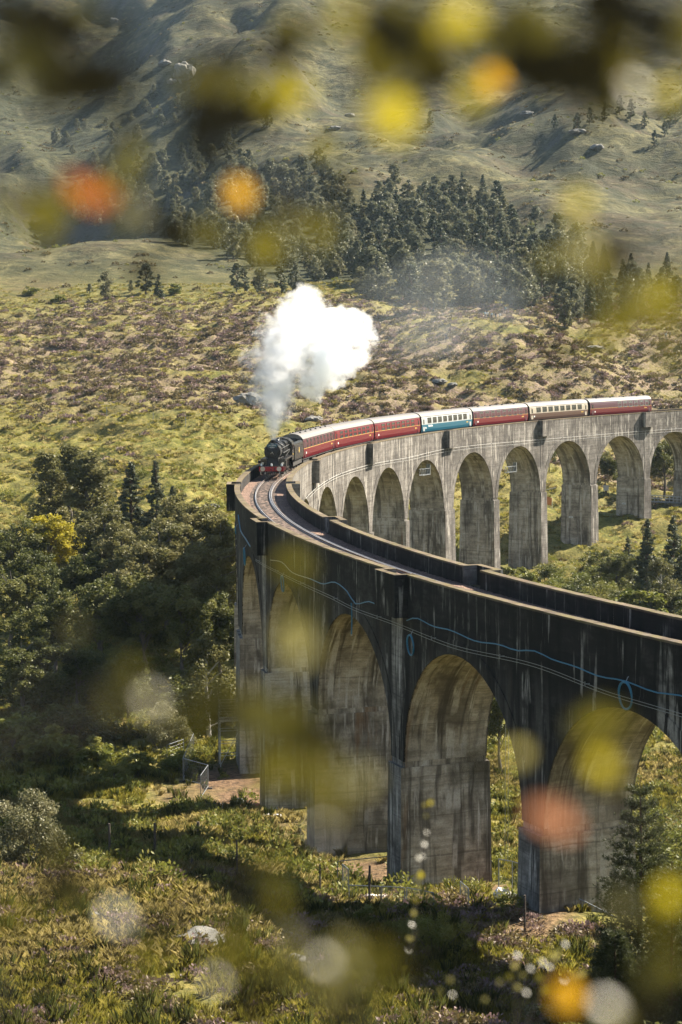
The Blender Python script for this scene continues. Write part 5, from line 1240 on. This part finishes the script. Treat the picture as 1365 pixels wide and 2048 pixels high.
# fences, scaffold, bags and stones in the valley
def heras(a, b, label, h=2.0, cat='mesh fence', grp='temporary mesh fences', barrier=False):
    a, b = Vector(a), Vector(b); d = b-a; L = Vector((d.x, d.y, 0)).length; root = empty('crowd_barrier' if barrier else 'mesh_fence', a, math.atan2(d.y, d.x), label, cat, grp); sl = d.z/max(L, .1)
    m = MB(); P = lambda x, z: (x, 0, z+sl*x)
    for q in ((P(0, .08), P(0, h)), (P(L, .08), P(L, h)), (P(0, h), P(L, h)), (P(0, .25), P(L, .25))): m.tube(q, .030, 6)
    m.build('frame', GALV, root); m = MB(); n = int(L/(.16 if barrier else .22))
    for k in range(1, n): m.tube((P(L*k/n, .25), P(L*k/n, h)), .008 if barrier else .0025, 4, cap=False)
    if not barrier:
        for z in (.6, 1.0, 1.4, 1.7): m.tube((P(0, z), P(L, z)), .003, 4, cap=False)
    m.build('mesh_infill', GALV, root)
    fm = MB(); fm.box((-.12, -.32, -.02), (.12, .32, .10)); fme = fm.mesh('foot', UNDER)
    for x in (0, L): link('foot', fme, root, P(x, 0))
heras(at(335,1537), at(368,1524), 'far mesh fence panel of the zigzag, against the bracken bank'); heras(at(388,1512), at(367,1564), 'tall mesh fence panel seen almost edge-on in the zigzag')
heras(at(367,1564), at(417,1579), 'mesh fence panel with a clear top rail in the middle of the zigzag'); heras(at(417,1579), at(402,1603), 'nearest mesh fence panel of the zigzag on bare earth')
heras(at(676,1790), at(776,1778), 'long mesh fence panel behind the white sacks'); heras(at(686,1797), at(698,1810), 'mesh fence panel running towards the viewer left of the white sacks')
heras(at(699,1812), at(761,1815), 'left steel crowd barrier in front of the white sacks', 1.15, 'barrier', 'steel crowd barriers', True); heras(at(764,1815), at(810,1818), 'middle steel crowd barrier at the foot of the pier', 1.15, 'barrier', 'steel crowd barriers', True)
heras(at(814,1818), at(868,1830), 'steel crowd barrier half hidden behind the glossy bush', 1.15, 'barrier', 'steel crowd barriers', True); heras(at(921,1806), at(938,1822), 'steel crowd barrier seen end-on right of the glossy bush', 1.15, 'barrier', 'steel crowd barriers', True)
heras(at(998,1790), at(1025,1796), 'mesh fence panel between the two nearest piers'); heras(at(1025,1796), at(1050,1806), 'mesh fence panel ending behind the nearest pier')
def scaffold():
    p = at(459, 1531); root = empty('scaffold_tower', p, R_(8), 'pale scaffold tower with a platform beside the leftmost piers', 'scaffold'); H = 5.9; w = .80
    for x in (-w, w):
        for y in (-.6, .6): m = MB(); m.tube([(x, y, -.1), (x, y, H)], .032, 6); m.build('standard', PLATEW, root)
    for z in (1.0, 2.1, 3.2, 4.7, 5.2, 5.75):
        m = MB()
        for y in (-.6, .6): m.tube([(-w, y, z), (w, y, z)], .026, 6)
        for x in (-w, w): m.tube([(x, -.6, z), (x, .6, z)], .026, 6)
        m.build('ledger', PLATEW, root)
    for k in range(4): m = MB(); m.box((-w, -.6+.3*k+.01, 4.0), (w, -.6+.3*(k+1)-.01, 4.05)); m.build('board', TIMBER if k % 2 else BAGW, root)
    m = MB(); m.box((-w, -.64, 4.05), (w, -.61, 4.22)); m.box((-w, .61, 4.05), (w, .64, 4.22)); m.build('toe_board', BAGW, root)
    m = MB(); m.tube([(-w, -.62, .2), (w, -.62, 3.1)], .024, 6); m.tube([(w, -.62, 3.1), (-w, -.62, 5.7)], .024, 6); m.build('brace', PLATEW, root); m = MB(); m.tube([(-w-.1, .3, 0), (-w-.1, .3, 4.6)], .022, 5); m.tube([(-w-.1, -.1, 0), (-w-.1, -.1, 4.6)], .022, 5)
    for k in range(14): m.tube([(-w-.1, -.1, .3+.3*k), (-w-.1, .3, .3+.3*k)], .014, 4)
    m.build('ladder', GALV, root)
scaffold()
def flat_stack():
    root = empty('panel_stack', at(412, 1624)+Vector((0, 0, .1)), R_(-8), 'stack of steel fence panels lying flat in the pier shadow', 'fence panels')
    for k in range(5):
        m = MB(); z = .07*k; y = .06*k
        for yy in (-.9, .9): m.tube([(-1.2, yy+y, z), (.95, yy+y, z)], .03, 6)
        for x in (-1.2, -.5, .2, .95): m.tube([(x, -.9+y, z), (x, .9+y, z)], .022, 5)
        m.build('panel', GALV, root)
    m = MB(); m.tube([(1.0, .5, .1), (1.5, -.9, .25), (1.55, -.9, 1.0)], .035, 6); m.build('loose_frame', GALV, root)
flat_stack()
def post(px, py, h, label, r=.075, lean=0.0, grp='wooden posts of the meadow fence', mat=None):
    h += .35; root = empty('fence_post', at(px, py), 0, label, 'post', grp); m = MB(); m.tube([(0, 0, -.3), (lean*.5, 0, h*.55), (lean, .01, h)], [r*1.1, r, r*.9], 8); m.build('stake', mat or TIMBER, root); m = MB()
    for z in (.35, .65, .93): m.tube([(lean*z-.002, -r-.008, h*z), (lean*z, -r-.02, h*z+.03)], .01, 4)
    m.build('staple', GALV, root)
post(220,1722,1.9,'leftmost wooden post of the meadow fence'); post(311,1727,2.0,'second wooden post from the left in the meadow'); post(475,1768,2.1,'wooden post in the meadow below the half-hidden pier', .05)
post(641,1800,1.7,'wooden post just left of the mesh fence by the pier', .05); post(739,1822,2.1,'thick dark wooden post in front of the white sacks', .07, .04); post(1050,1868,1.6,'dark wooden post standing on the earth mound', .06); post(397,1676,.75,'short thick stump-like post in the sunny meadow', .11); post(385,1746,.45,'short broken stub of a post in the meadow', .07)
for k, (px, py) in enumerate([(41,768),(84,778),(148,812),(214,832),(307,848),(372,858)]): post(px, py, 1.5, 'thin pale post on the old dyke at the foot of the heather moor', .06, 0, 'posts along the old dyke', GALV)
def blob(name, p, r, mat, label, cat, sq=.6, group=None, part='sack', n=1, sink=.3):
    root = empty(name, p, random.uniform(0, 6), label, cat, group)
    for k in range(n):
        bm = bmesh.new(); bmesh.ops.create_icosphere(bm, subdivisions=3, radius=r); o3 = Vector((random.random()*20, random.random()*20, k))
        for v in bm.verts:
            q = v.co.normalized(); f = 1+.35*float(pn(q.x*1.7+o3.x, q.y*1.7+q.z+o3.y, 3))+.16*float(pn(q.x*4+o3.x, q.y*4-q.z*3, 4)); v.co = q*r*f*random.uniform(.97, 1.03)
            v.co.z *= sq; v.co.z += r*sq*(1-sink)
        me = bpy.data.meshes.new(part); bm.to_mesh(me); bm.free(); me.materials.append(mat); me.uv_layers.new(name='UVMap')
        ob = link(part, me, root, (0, 0, 0) if k == 0 else (random.uniform(-1, 1)*r*1.5, random.uniform(-.6, .6)*r, random.uniform(0, .2)*r), (0, 0, random.uniform(0, 6)))
    return root
blob('rubble_sacks', at(740,1812), .50, BAGW, 'heap of white sacks behind the crowd barriers', 'sacks', .6, None, 'sack', 4); blob('rubble_sack', at(1005,1800), .42, BAGW, 'single white sack between the two nearest piers', 'sack', .95)
blob('rubble_sack', at(537,1636), .38, BAGW, 'left white sack of the two beside the half-hidden pier', 'sack', .5); blob('rubble_sack', at(556,1637), .36, BAGW, 'right white sack of the two beside the half-hidden pier', 'sack', .5)
blob('bucket_pile', at(513,1616), .30, ORANGE, 'small orange bundle at the corner of the pier', 'bundle', .7); blob('debris_bag', at(479,1606), .34, GALV, 'small pale heap of debris in the shade left of the pier', 'debris', .6)
for px, py, r, sq, lab in ((183,1843,.38,.7,'dark rounded stone in the foreground heather'), (402,1890,1.25,.28,'broad pale flat rock lying in the meadow'), (136,1997,.26,.6,'small whitish stone near the bottom of the meadow'), (590,1925,.5,.4,'low pale stone in the foreground grass'), (690,1862,.45,.35,'flat grey stone below the mesh fence'),
    (495,812,2.6,.55,'grey rock outcrop on the moor left of the steam'), (880,770,1.6,.4,'small grey rock among the heather above the train'), (905,772,1.1,.4,'smaller grey rock beside the one above the train'), (1190,700,2.2,.25,'flat pale rock slab on the moor below the hazy birch'), (628,845,1.8,.35,'grey rock on the slope just right of the steam'), (428,1022,.8,.5,'lone stone on the green slope left of the bend'), (403,1052,.6,.5,'second stone low on the green slope left of the bend'),
    (370,162,5.5,1.0,'tall pale crag standing out high on the hillside'), (330,132,4,.5,'rocky knob left of the tall pale crag'), (345,168,3.5,.5,'lower rock below the tall pale crag'), (1155,270,4,.3,'pale rock slab on the high shelf of the hill'), (1195,298,3,.4,'small rock on the bright slope below the high shelf'), (1055,235,3.5,.4,'grey rocks on the shaded hill slope'), (700,235,3,.4,'rocks on the lit ridge at mid height'), (230,45,4,.4,'rocks near the top of the dark left shoulder'), (670,262,3.2,.4,'small crag in the shade under the lit ridge')):
    blob('boulder', at(px, py), r, ROCK, lab, 'rock', sq, None, 'stone', 1 if r < 5 else 3)
_a, _b = at(1111,1812)+Vector((0, 0, .9)), at(1234,1852)+Vector((0, 0, .35)); _e = empty('pole_rail', _a, 0, 'long pale scaffold pole leaning down the bank by the nearest pier', 'pole'); _m = MB(); _m.tube([Vector((0, 0, 0)), (_b-_a)*.5+Vector((0, 0, .05)), _b-_a], .04, 8); _m.build('pole', GALV, _e)
_m = MB(); _m.tube([(_b-_a)*.12, (_b-_a)*.12+Vector((0, 0, -1.0))], .03, 6); _m.tube([(_b-_a)*.6, (_b-_a)*.6+Vector((0, 0, -.9))], .03, 6); _m.build('prop', GALV, _e)
# things glimpsed through the far arches
_p = at_d(1096, 352); _e = empty('tarpaulin_shelter', _p, 0, 'orange tarpaulin shelter under a white bar seen through a far arch', 'shelter'); _m = MB(); _m.face([(-.8, 0, 2.6), (.8, -.3, 2.0), (.8, .2, .6), (-.7, .4, 1.0)]); _m.face([(-.7, .42, 1.0), (.8, .22, .6), (.8, -.28, 2.0), (-.8, .02, 2.6)]); _m.build('sheet', ORANGE, _e)
_m = MB(); _m.tube([(-.9, 0, 0), (-.9, 0, 2.9), (0, 0, 3.5), (1.6, 0, 3.9)], .05, 6); _m.tube([(.9, 0, 0), (.9, 0, 2.2)], .04, 6); _m.build('frame', PLATEW, _e)
_p = at_d(1214, 366); _e = empty('notice_board', _p, 0, 'small white notice board on posts under the trees behind the arches', 'sign'); _m = MB(); _m.box((-.5, -.03, 1.3), (.5, .03, 2.3)); _m.build('board', PLATEW, _e); _m = MB(); _m.box((-.47, .04, 0), (-.39, .12, 2.2)); _m.box((.39, .04, 0), (.47, .12, 2.2)); _m.build('leg', TIMBER, _e)
def footbridge():
    a, b = at_d(1292, 366)+Vector((0, 0, .9)), at_d(1368, 361)+Vector((0, 0, .5)); d = b-a; L = Vector((d.x, d.y, 0)).length; root = empty('footbridge', a, math.atan2(d.y, d.x), 'small grey footbridge with white railings beyond the last arches', 'footbridge'); m = MB(); m.box((0, -.7, -.2), (L, .7, 0)); m.build('deck', GALV, root)
    for y in (-.7, .7):
        for z in (.55, 1.05): m = MB(); m.box((0, y-.04, z-.04), (L, y+.04, z+.04)); m.build('rail', PLATEW, root)
        pm = MB(); pm.box((-.04, y-.04, 0), (.04, y+.04, 1.05)); pme = pm.mesh('baluster', PLATEW)
        for k in range(11): link('baluster', pme, root, (L*k/10, 0, 0))
    m = MB(); m.box((.1, -.6, -2.5), (.6, .6, -.2)); m.box((L-.6, -.6, -2.5), (L-.1, .6, -.2)); m.build('abutment', CON_PIER, root)
footbridge()

# ------------------------------------------------------------------ spectators on the moor
def person_mesh(pose):
    bm = bmesh.new(); J = [('pelvis', 0, 0, .95, .125), ('waist', 0, 0, 1.10, .115), ('chest', 0, .01, 1.32, .150), ('neck', 0, .01, 1.50, .055), ('head', 0, .03, 1.63, .105), ('crown', 0, .02, 1.73, .075)]
    L = {}; lay = []
    def v(n, x, y, z, r): L[n] = bm.verts.new((x, y, z)); lay.append(r); return L[n]
    prev = None
    for n, x, y, z, r in J:
        c = v(n, x, y, z, r)
        if prev: bm.edges.new((prev, c))
        prev = c
    for sg, k in ((1, pose), (-1, -pose)):
        h = v('hip%d' % sg, sg*.10, 0, .88, .095); kn = v('knee%d' % sg, sg*.12, .05+.10*k, .50, .065); an = v('ankle%d' % sg, sg*.13, .10*k-.02, .09, .045); to = v('toe%d' % sg, sg*.14, .10*k+.15, .04, .04)
        for a, b in ((L['pelvis'], h), (h, kn), (kn, an), (an, to)): bm.edges.new((a, b))
        sh = v('shoulder%d' % sg, sg*.19, .0, 1.42, .062); up_ = abs(pose) > .5
        el = v('elbow%d' % sg, sg*.27, .08 if up_ else -.02, 1.18, .045); ha = v('hand%d' % sg, sg*(.10 if up_ else .28), .28 if up_ else .08, 1.52 if up_ else .92, .04)
        for a, b in ((L['chest'], sh), (sh, el), (el, ha)): bm.edges.new((a, b))
    me = bpy.data.meshes.new('figure'); bm.to_mesh(me); bm.free()
    o = bpy.data.objects.new('figure', me); COL.objects.link(o); o.modifiers.new('skin', 'SKIN')
    for i, r in enumerate(lay): me.skin_vertices[0].data[i].radius = (r, r)
    me.skin_vertices[0].data[0].use_root = True
    ss = o.modifiers.new('sub', 'SUBSURF'); ss.levels = 1; ss.render_levels = 1
    bpy.context.view_layer.update(); out = bpy.data.meshes.new_from_object(o.evaluated_get(bpy.context.evaluated_depsgraph_get())); bpy.data.objects.remove(o); return out
_PM = [person_mesh(.2), person_mesh(.8), person_mesh(-.3)]
SKIN = plain('skin', (.48, .30, .22), .6, grime=.05); HAIRM = plain('dark_hair', (.035, .022, .015), .6, grime=.1)
_CL = {}
def cloth(name, c):
    if name not in _CL: _CL[name] = plain('cloth_'+name, c, .85, grime=.15)
    return _CL[name]
CC = {'white': (.62, .64, .66), 'pale_blue': (.32, .42, .50), 'navy': (.025, .035, .06), 'black': (.015, .015, .016), 'teal': (.02, .16, .18), 'khaki': (.25, .21, .13), 'grey': (.20, .20, .20), 'denim': (.06, .09, .15), 'red': (.30, .04, .04)}
for k, (px, py, top, leg, lab) in enumerate([(971,638,'pale_blue','navy','person in a pale blue jacket at the left end of the group on the knoll'), (976,639,'white','black','person in a white top, second from left on the knoll'), (984,639,'pale_blue','black','person with pale blue top and black trousers mid group on the knoll'), (992,640,'black','denim','person in a black jacket, second from right on the knoll'),
    (1000,641,'white','khaki','person in white with khaki trousers at the right end of the group'), (1011,629,'teal','grey','person in a teal jacket standing apart behind the group on the knoll'), (1031,729,'black','black','person all in black alone on the heather below the knoll'), (1174,696,'khaki','khaki','person in khaki walking by the flat pale rock slab'), (1332,684,'white','denim','person in a white top at the far right of the moor'), (1340,680,'grey','navy','person in grey beside the one in white at the far right'), (893,684,'navy','black','person in navy far left of the knoll among the heather')]):
    p = at(px, py, 300); me = _PM[k % 3].copy(); root = empty('person', p, math.pi+random.uniform(-.6, .6), lab, 'person', 'people watching the train')
    for m in (cloth(leg, CC[leg]), cloth(top, CC[top]), SKIN): me.materials.append(m)
    mi = []
    for f in me.polygons:
        c = f.center; mi.append(2 if c.z > 1.47 and abs(c.x) < .14 and c.y < .2 else (1 if c.z > .98 or abs(c.x) > .21 else 0))
    me.polygons.foreach_set('material_index', mi); smooth_mesh(me, 180); link('body', me, root)
    hm = MB(); hm.tube([(0, .0, 1.60), (0, .0, 1.70), (0, .005, 1.76), (0, .01, 1.79)], [.105, .115, .085, .02], 10); hm.build('hair', HAIRM, root, True)
    if k in (3, 6, 8): bk = MB(); bk.box((-.15, -.30, 1.02), (.15, -.14, 1.45)); bk.build('rucksack', cloth('grey', CC['grey']), root)
# ------------------------------------------------------------------ thin branches hanging close to the viewer, far out of focus
def leaf_mat(name, c, tr, gloss=.35):
    m, t, b = new_mat(name); co = t.add('ShaderNodeTexCoord').outputs['Object']; n = t.noise(co, 60, 3)
    col = t.mix(t.ramp(n, [(.4, .0), (.7, .35)]), c, tuple(x*.6 for x in c)); setc(t, b, col); b.inputs['Roughness'].default_value = gloss; b.inputs['Specular IOR Level'].default_value = .5
    tl = t.add('ShaderNodeBsdfTranslucent', {'Color': col}); mx = t.add('ShaderNodeMixShader', {0: tr, 1: b.outputs[0], 2: tl.outputs[0]}); t.l.new(mx.outputs[0], t.n['Material Output'].inputs[0]); return m
LM = {'Y': leaf_mat('yellow_green_leaf', (.36, .30, .012), .62), 'O': leaf_mat('olive_leaf', (.12, .105, .012), .45), 'R': leaf_mat('orange_leaf', (.46, .14, .012), .5), 'A': leaf_mat('amber_leaf', (.55, .30, .015), .62),
      'D': leaf_mat('shaded_leaf', (.014, .012, .004), .10, .8), 'W': leaf_mat('white_glint_leaf', (.42, .40, .33), .35, .4), 'S': leaf_mat('salmon_leaf', (.44, .19, .10), .5), 'P': leaf_mat('pale_olive_leaf', (.34, .30, .10), .5)}  # D: leaf shade put into the colour; W: glossy glint painted as pale colour
TWIG = plain('twig_bark', (.022, .016, .011), .9, grime=.3)
def leaf_shape(name, mat):
    L = 1.0; V = [(0, 0, 0)]; F = []; n = 7; prof = [0, .26, .40, .42, .34, .20, 0]
    m = MB(); rows = []
    for k in range(n):
        y = k/(n-1); w = prof[k]; rows.append([(-w, y, .10*w+.06*math.sin(3*y)), (0, y, .06*math.sin(3*y)-.02), (w, y, .10*w+.06*math.sin(3*y))])
    for a, b in zip(rows[:-1], rows[1:]):
        m.face([a[0], a[1], b[1], b[0]]); m.face([a[1], a[2], b[2], b[1]])
    return m.mesh(name, mat)
LSH = {k: leaf_shape('leaf', m) for k, m in LM.items()}
def branch(label, anchor, leaves, size=.020, dark=0):
    """anchor: (px, py, depth) of the branch end; leaves: (px, py, depth, kind, scale)"""
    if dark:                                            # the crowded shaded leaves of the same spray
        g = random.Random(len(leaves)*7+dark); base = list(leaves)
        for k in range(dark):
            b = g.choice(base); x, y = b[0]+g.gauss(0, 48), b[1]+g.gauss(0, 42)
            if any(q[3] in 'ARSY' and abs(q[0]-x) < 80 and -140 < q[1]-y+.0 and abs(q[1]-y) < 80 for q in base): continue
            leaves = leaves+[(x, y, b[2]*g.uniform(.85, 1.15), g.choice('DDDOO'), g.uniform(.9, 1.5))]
    A = Vector(ray(*anchor[:2])*anchor[2]); P = [Vector(ray(l[0], l[1])*l[2]) for l in leaves]; root = empty('leafy_branch', A, 0, label, 'branch', 'out of focus branches close to the viewer')
    m = MB(); order = sorted(range(len(P)), key=lambda i: (P[i]-A).length); nodes = [A]
    far = P[order[-1]]; main = [A+(far-A)*f+Vector((math.sin(f*5)*.010, math.sin(f*7)*.012, -.02*math.sin(f*3.1)*(far-A).length)) for f in np.linspace(0, 1, 9)]; main[0] = A
    m.tube([p-A for p in main], [.0010-.0008*k/8 for k in range(9)], 5)
    for p in P:
        q = min(main, key=lambda z: (z-p).length); m.tube([q-A, (q+p)/2-A+Vector((0, 0, .006)), p-A], [.0005, .0004, .0003], 4)
    m.build('twig', TWIG, root)
    for l, p in zip(leaves, P):
        s = size*l[4]; view = -p.normalized(); k = l[3]
        nrm = (view+Vector((random.uniform(-.5, .5), random.uniform(-.2, .2), random.uniform(-.4, .4)))).normalized()
        if k == 'W': nrm = (view*.6+sv*.8).normalized()        # turned so that the sun strikes the face one sees
        elif k in 'ARS': nrm = (view*.9+Vector((-sv.x, -sv.y, -.2))*.5).normalized()   # backlit: the sun shines through it
        elif k in 'D': nrm = Vector((random.uniform(-.3, .3), -1, random.uniform(-.5, 0))).normalized()
        q = nrm.to_track_quat('Z', 'Y'); q = q @ Matrix.Rotation(random.uniform(0, 6.28), 3, 'Z').to_quaternion()
        o = link('leaf', LSH[k], root, p-A, None, s); o.rotation_mode = 'QUATERNION'; o.rotation_quaternion = q; o.location = p-A-(q @ Vector((0, .5, 0)))*s
branch('dark hanging branch with olive leaves across the top left corner', (-160, -60, 1.0), [(60,40,.9,'D',1.2),(110,105,.85,'D',1.3),(160,60,1.0,'D',1),(30,110,1.0,'D',1.1),(20,15,1.1,'O',1),(230,60,1.1,'D',1),(180,150,1.0,'D',.9),(90,170,1.0,'D',.9),(110,40,1.3,'P',.8),(200,190,1.1,'D',.8)], dark=15)
branch('branch with yellow green and orange leaves over the left of the wood', (-180, 330, 1.2), [(85,445,1.05,'Y',1.05),(60,420,1.1,'O',1),(120,400,1.1,'O',1.0),(185,385,1.1,'R',.85),(150,375,1.15,'R',.8),(210,395,1.2,'R',.7),(270,305,1.3,'Y',.8),(240,350,1.1,'O',1),(280,420,1.2,'O',.9),(30,410,1.1,'O',.9),(255,440,1.2,'O',.8)], dark=10)
branch('dark leaf cluster hanging over the left side of the bare hill', (420, -150, 1.0), [(420,235,.95,'D',1.2),(400,270,1.1,'D',1),(440,215,1.1,'D',1),(410,200,1.0,'D',.9),(480,170,1.2,'O',.8),(425,290,1.1,'D',.8)], dark=8)
branch('branch with a bright yellow leaf and dark leaves at the top centre', (700, -200, 1.0), [(545,185,1.0,'Y',1.0),(575,150,1.1,'O',1),(520,200,1.1,'O',.9),(600,190,1.1,'Y',.75),(790,235,.95,'Y',1.15),(800,215,1.1,'Y',1),(740,215,1.1,'P',.7),(760,250,1.2,'O',.8),(690,20,1.0,'Y',.9),(780,15,1.0,'O',1.2),(640,60,1.1,'O',.9),(720,90,1.1,'O',.9),(590,100,1.1,'D',.8)], dark=10)
branch('dense dark branch with olive leaves along the top right of centre', (950, -220, .95), [(850,90,.9,'D',1.1),(900,150,.9,'D',1.0),(830,40,.95,'O',1.2),(870,60,1.0,'Y',.9),(930,30,.95,'Y',1.0),(960,90,.9,'O',1.1),(880,110,.9,'O',1),(1000,60,1.0,'D',1),(790,90,1.0,'D',1),(850,180,1.0,'D',.9),(800,140,1.0,'O',.9),(950,190,1.0,'Y',.8),(930,215,1.15,'O',.7),(990,160,1.35,'A',1.1),(760,60,1.0,'O',1)], dark=20)
branch('dark branch with grey highlights over the top right corner', (1560, -120, .95), [(1130,150,.9,'D',1.2),(1170,100,.95,'O',1.1),(1090,60,.95,'O',1.2),(1130,190,.95,'D',1.0),(1250,40,.9,'D',1.2),(1330,110,.9,'D',1.1),(1210,60,1.0,'O',1.0),(1300,30,.95,'D',1.1),(1355,60,.9,'D',1.2),(1265,175,1.0,'W',.62),(1260,140,1.05,'O',.9),(1345,185,1.1,'Y',.8),(1190,20,.95,'D',1.1),(1100,110,.95,'D',1),(1225,200,1.0,'D',.7),(1310,200,1.0,'O',.7),(1040,20,1.0,'O',1.1)], dark=20)
branch('loose yellow leaves hanging at the right edge before the hazy wood', (1620, 480, 1.1), [(1155,410,1.1,'Y',.95),(1100,520,1.3,'O',.8),(1165,500,1.0,'P',.9),(1210,545,1.1,'O',1.0),(1215,655,1.05,'Y',1.0),(1320,590,1.0,'Y',1.1),(1290,600,1.1,'P',.9),(1250,615,1.1,'O',.9),(1345,570,1.2,'O',.9),(1225,520,1.2,'O',.8),(1270,640,1.2,'O',.8),(1190,690,1.2,'O',.7),(1350,650,1.1,'O',1),(1330,720,1.2,'O',.8)], dark=8)
branch('small spray of yellow leaves before the middle of the hill', (520, 300, 1.5), [(480,385,1.3,'A',1.0),(635,470,1.05,'Y',1.0),(655,455,1.2,'O',.8),(550,425,1.3,'O',.9),(700,335,1.4,'O',.6),(590,440,1.3,'O',.7)], dark=7)
branch('blurred olive leaves in front of the left near piers', (330, 2250, 1.1), [(592,1135,1.05,'Y',.85),(575,1120,1.2,'O',.7),(600,1290,1.0,'P',1.05),(580,1260,1.2,'P',.8),(540,1420,1.0,'O',1.1),(610,1490,.95,'D',.9),(560,1545,1.0,'Y',1.0),(650,1570,1.0,'Y',.9),(640,1530,1.0,'O',1.2),(720,1560,1.05,'P',.9),(660,1670,.95,'W',.62),(650,1600,1.0,'O',1.1),(500,1460,1.1,'P',.9),(600,1440,1.05,'O',1.1),(560,1480,1.05,'O',1),(680,1630,1.1,'P',.8),(500,1400,1.1,'O',.8)], dark=10)
branch('pale blurred leaves hanging before the foot of the dark wood', (-200, 1560, 1.1), [(300,1395,.98,'W',.5),(310,1410,1.1,'P',.9),(230,1400,1.1,'O',1.0),(430,1380,1.1,'O',1),(150,1255,1.2,'P',.45),(390,1440,1.1,'O',.9),(260,1340,1.2,'O',.8)])
branch('yellow and salmon leaves in front of the nearest arch', (1600, 1720, 1.0), [(1200,1445,1.0,'Y',.95),(1170,1460,1.1,'O',.9),(1205,1530,1.05,'Y',.8),(1040,1505,1.2,'P',.7),(1110,1635,1.0,'S',.8),(1080,1625,1.1,'S',.7),(1135,1650,1.1,'S',.7),(1240,1440,1.2,'O',.7),(1340,1790,1.1,'Y',.85),(1355,1770,1.2,'O',.8),(1225,1560,1.2,'O',.6)], dark=7)
branch('blurred white and dark leaves low on the left of the meadow', (-150, 2150, 1.0), [(235,1835,1.0,'W',.7),(320,1850,1.05,'D',.95),(350,1830,1.1,'D',.8),(130,1810,1.0,'O',.9),(30,1830,1.1,'O',1),(290,1930,1.0,'Y',.7),(300,1900,1.1,'O',.9),(430,1960,1.1,'W',.45),(500,1760,1.0,'D',.95),(540,1740,1.1,'O',1.0),(500,1990,1.0,'D',.8),(480,1850,1.1,'O',.8),(170,1790,1.2,'O',.8),(560,1800,1.2,'O',.8),(110,1700,1.2,'O',.7)], dark=7)
branch('pale blurred leaves at the bottom centre', (700, 2300, 1.0), [(720,1955,.95,'W',.7),(700,1935,1.0,'P',.8),(745,1975,1.0,'P',.8),(650,1925,1.05,'W',.55),(690,1900,1.1,'P',.9),(600,1960,1.1,'O',.9),(660,1990,1.1,'P',.8),(590,1880,1.1,'O',.9),(540,1930,1.1,'O',.8),(760,1900,1.2,'O',.7)], dark=7)
branch('orange and white leaves at the lower right', (1500, 2250, 1.0), [(1135,1990,1.3,'A',1.2),(1215,2015,1.05,'W',.7),(1320,1850,1.1,'O',.9),(1290,1950,1.1,'D',.8),(1350,1930,1.1,'O',.7)], dark=7)
branch('slender sharper twig with tiny pale leaves before the middle pier', (790, 2200, 6.5), [(862,1605,6,'Y',.8),(852,1632,6,'P',.6),(853,1665,6,'W',.6),(848,1688,6,'W',.8),(838,1716,6.2,'W',.9),(846,1712,6,'W',.7),(842,1750,5.8,'Y',1.1),(838,1772,6,'P',1),(832,1800,6,'O',1),(836,1758,6,'P',.8),(828,1826,6,'P',.9),(824,1850,6,'W',.8),(820,1876,6,'P',1),(818,1900,6,'W',.7),(812,1940,6,'O',1),(806,1965,6,'P',.9),(850,1610,6,'Y',.6)])
branch('cluster of small sunlit leaves at the bottom right of the meadow', (1000, 2250, 5.0), [(1062,1938,5,'W',.8),(1046,1951,5,'P',.8),(1030,1931,5,'P',.9),(1036,1912,5,'W',.8),(1060,1920,4.6,'O',1),(1086,1925,4.6,'W',.9),(1110,1912,4.8,'P',1.1),(1130,1888,5,'W',.8),(1118,1905,5,'P',.8),(1165,1948,5,'P',1),(1150,1952,5,'P',.9),(1090,1980,4.6,'Y',.9),(1052,1985,4.6,'W',.7),(1036,1975,5,'P',.9),(1000,1965,5,'P',.8),(1080,1955,5,'O',1.2),(1020,1955,5,'O',1.1),(1100,1935,5,'W',.6),(1128,1960,4.7,'W',.7),(970,2000,4.8,'P',.8),(900,1960,4.8,'P',.8),(905,1990,4.8,'W',.6),(880,1980,5,'P',.7)])
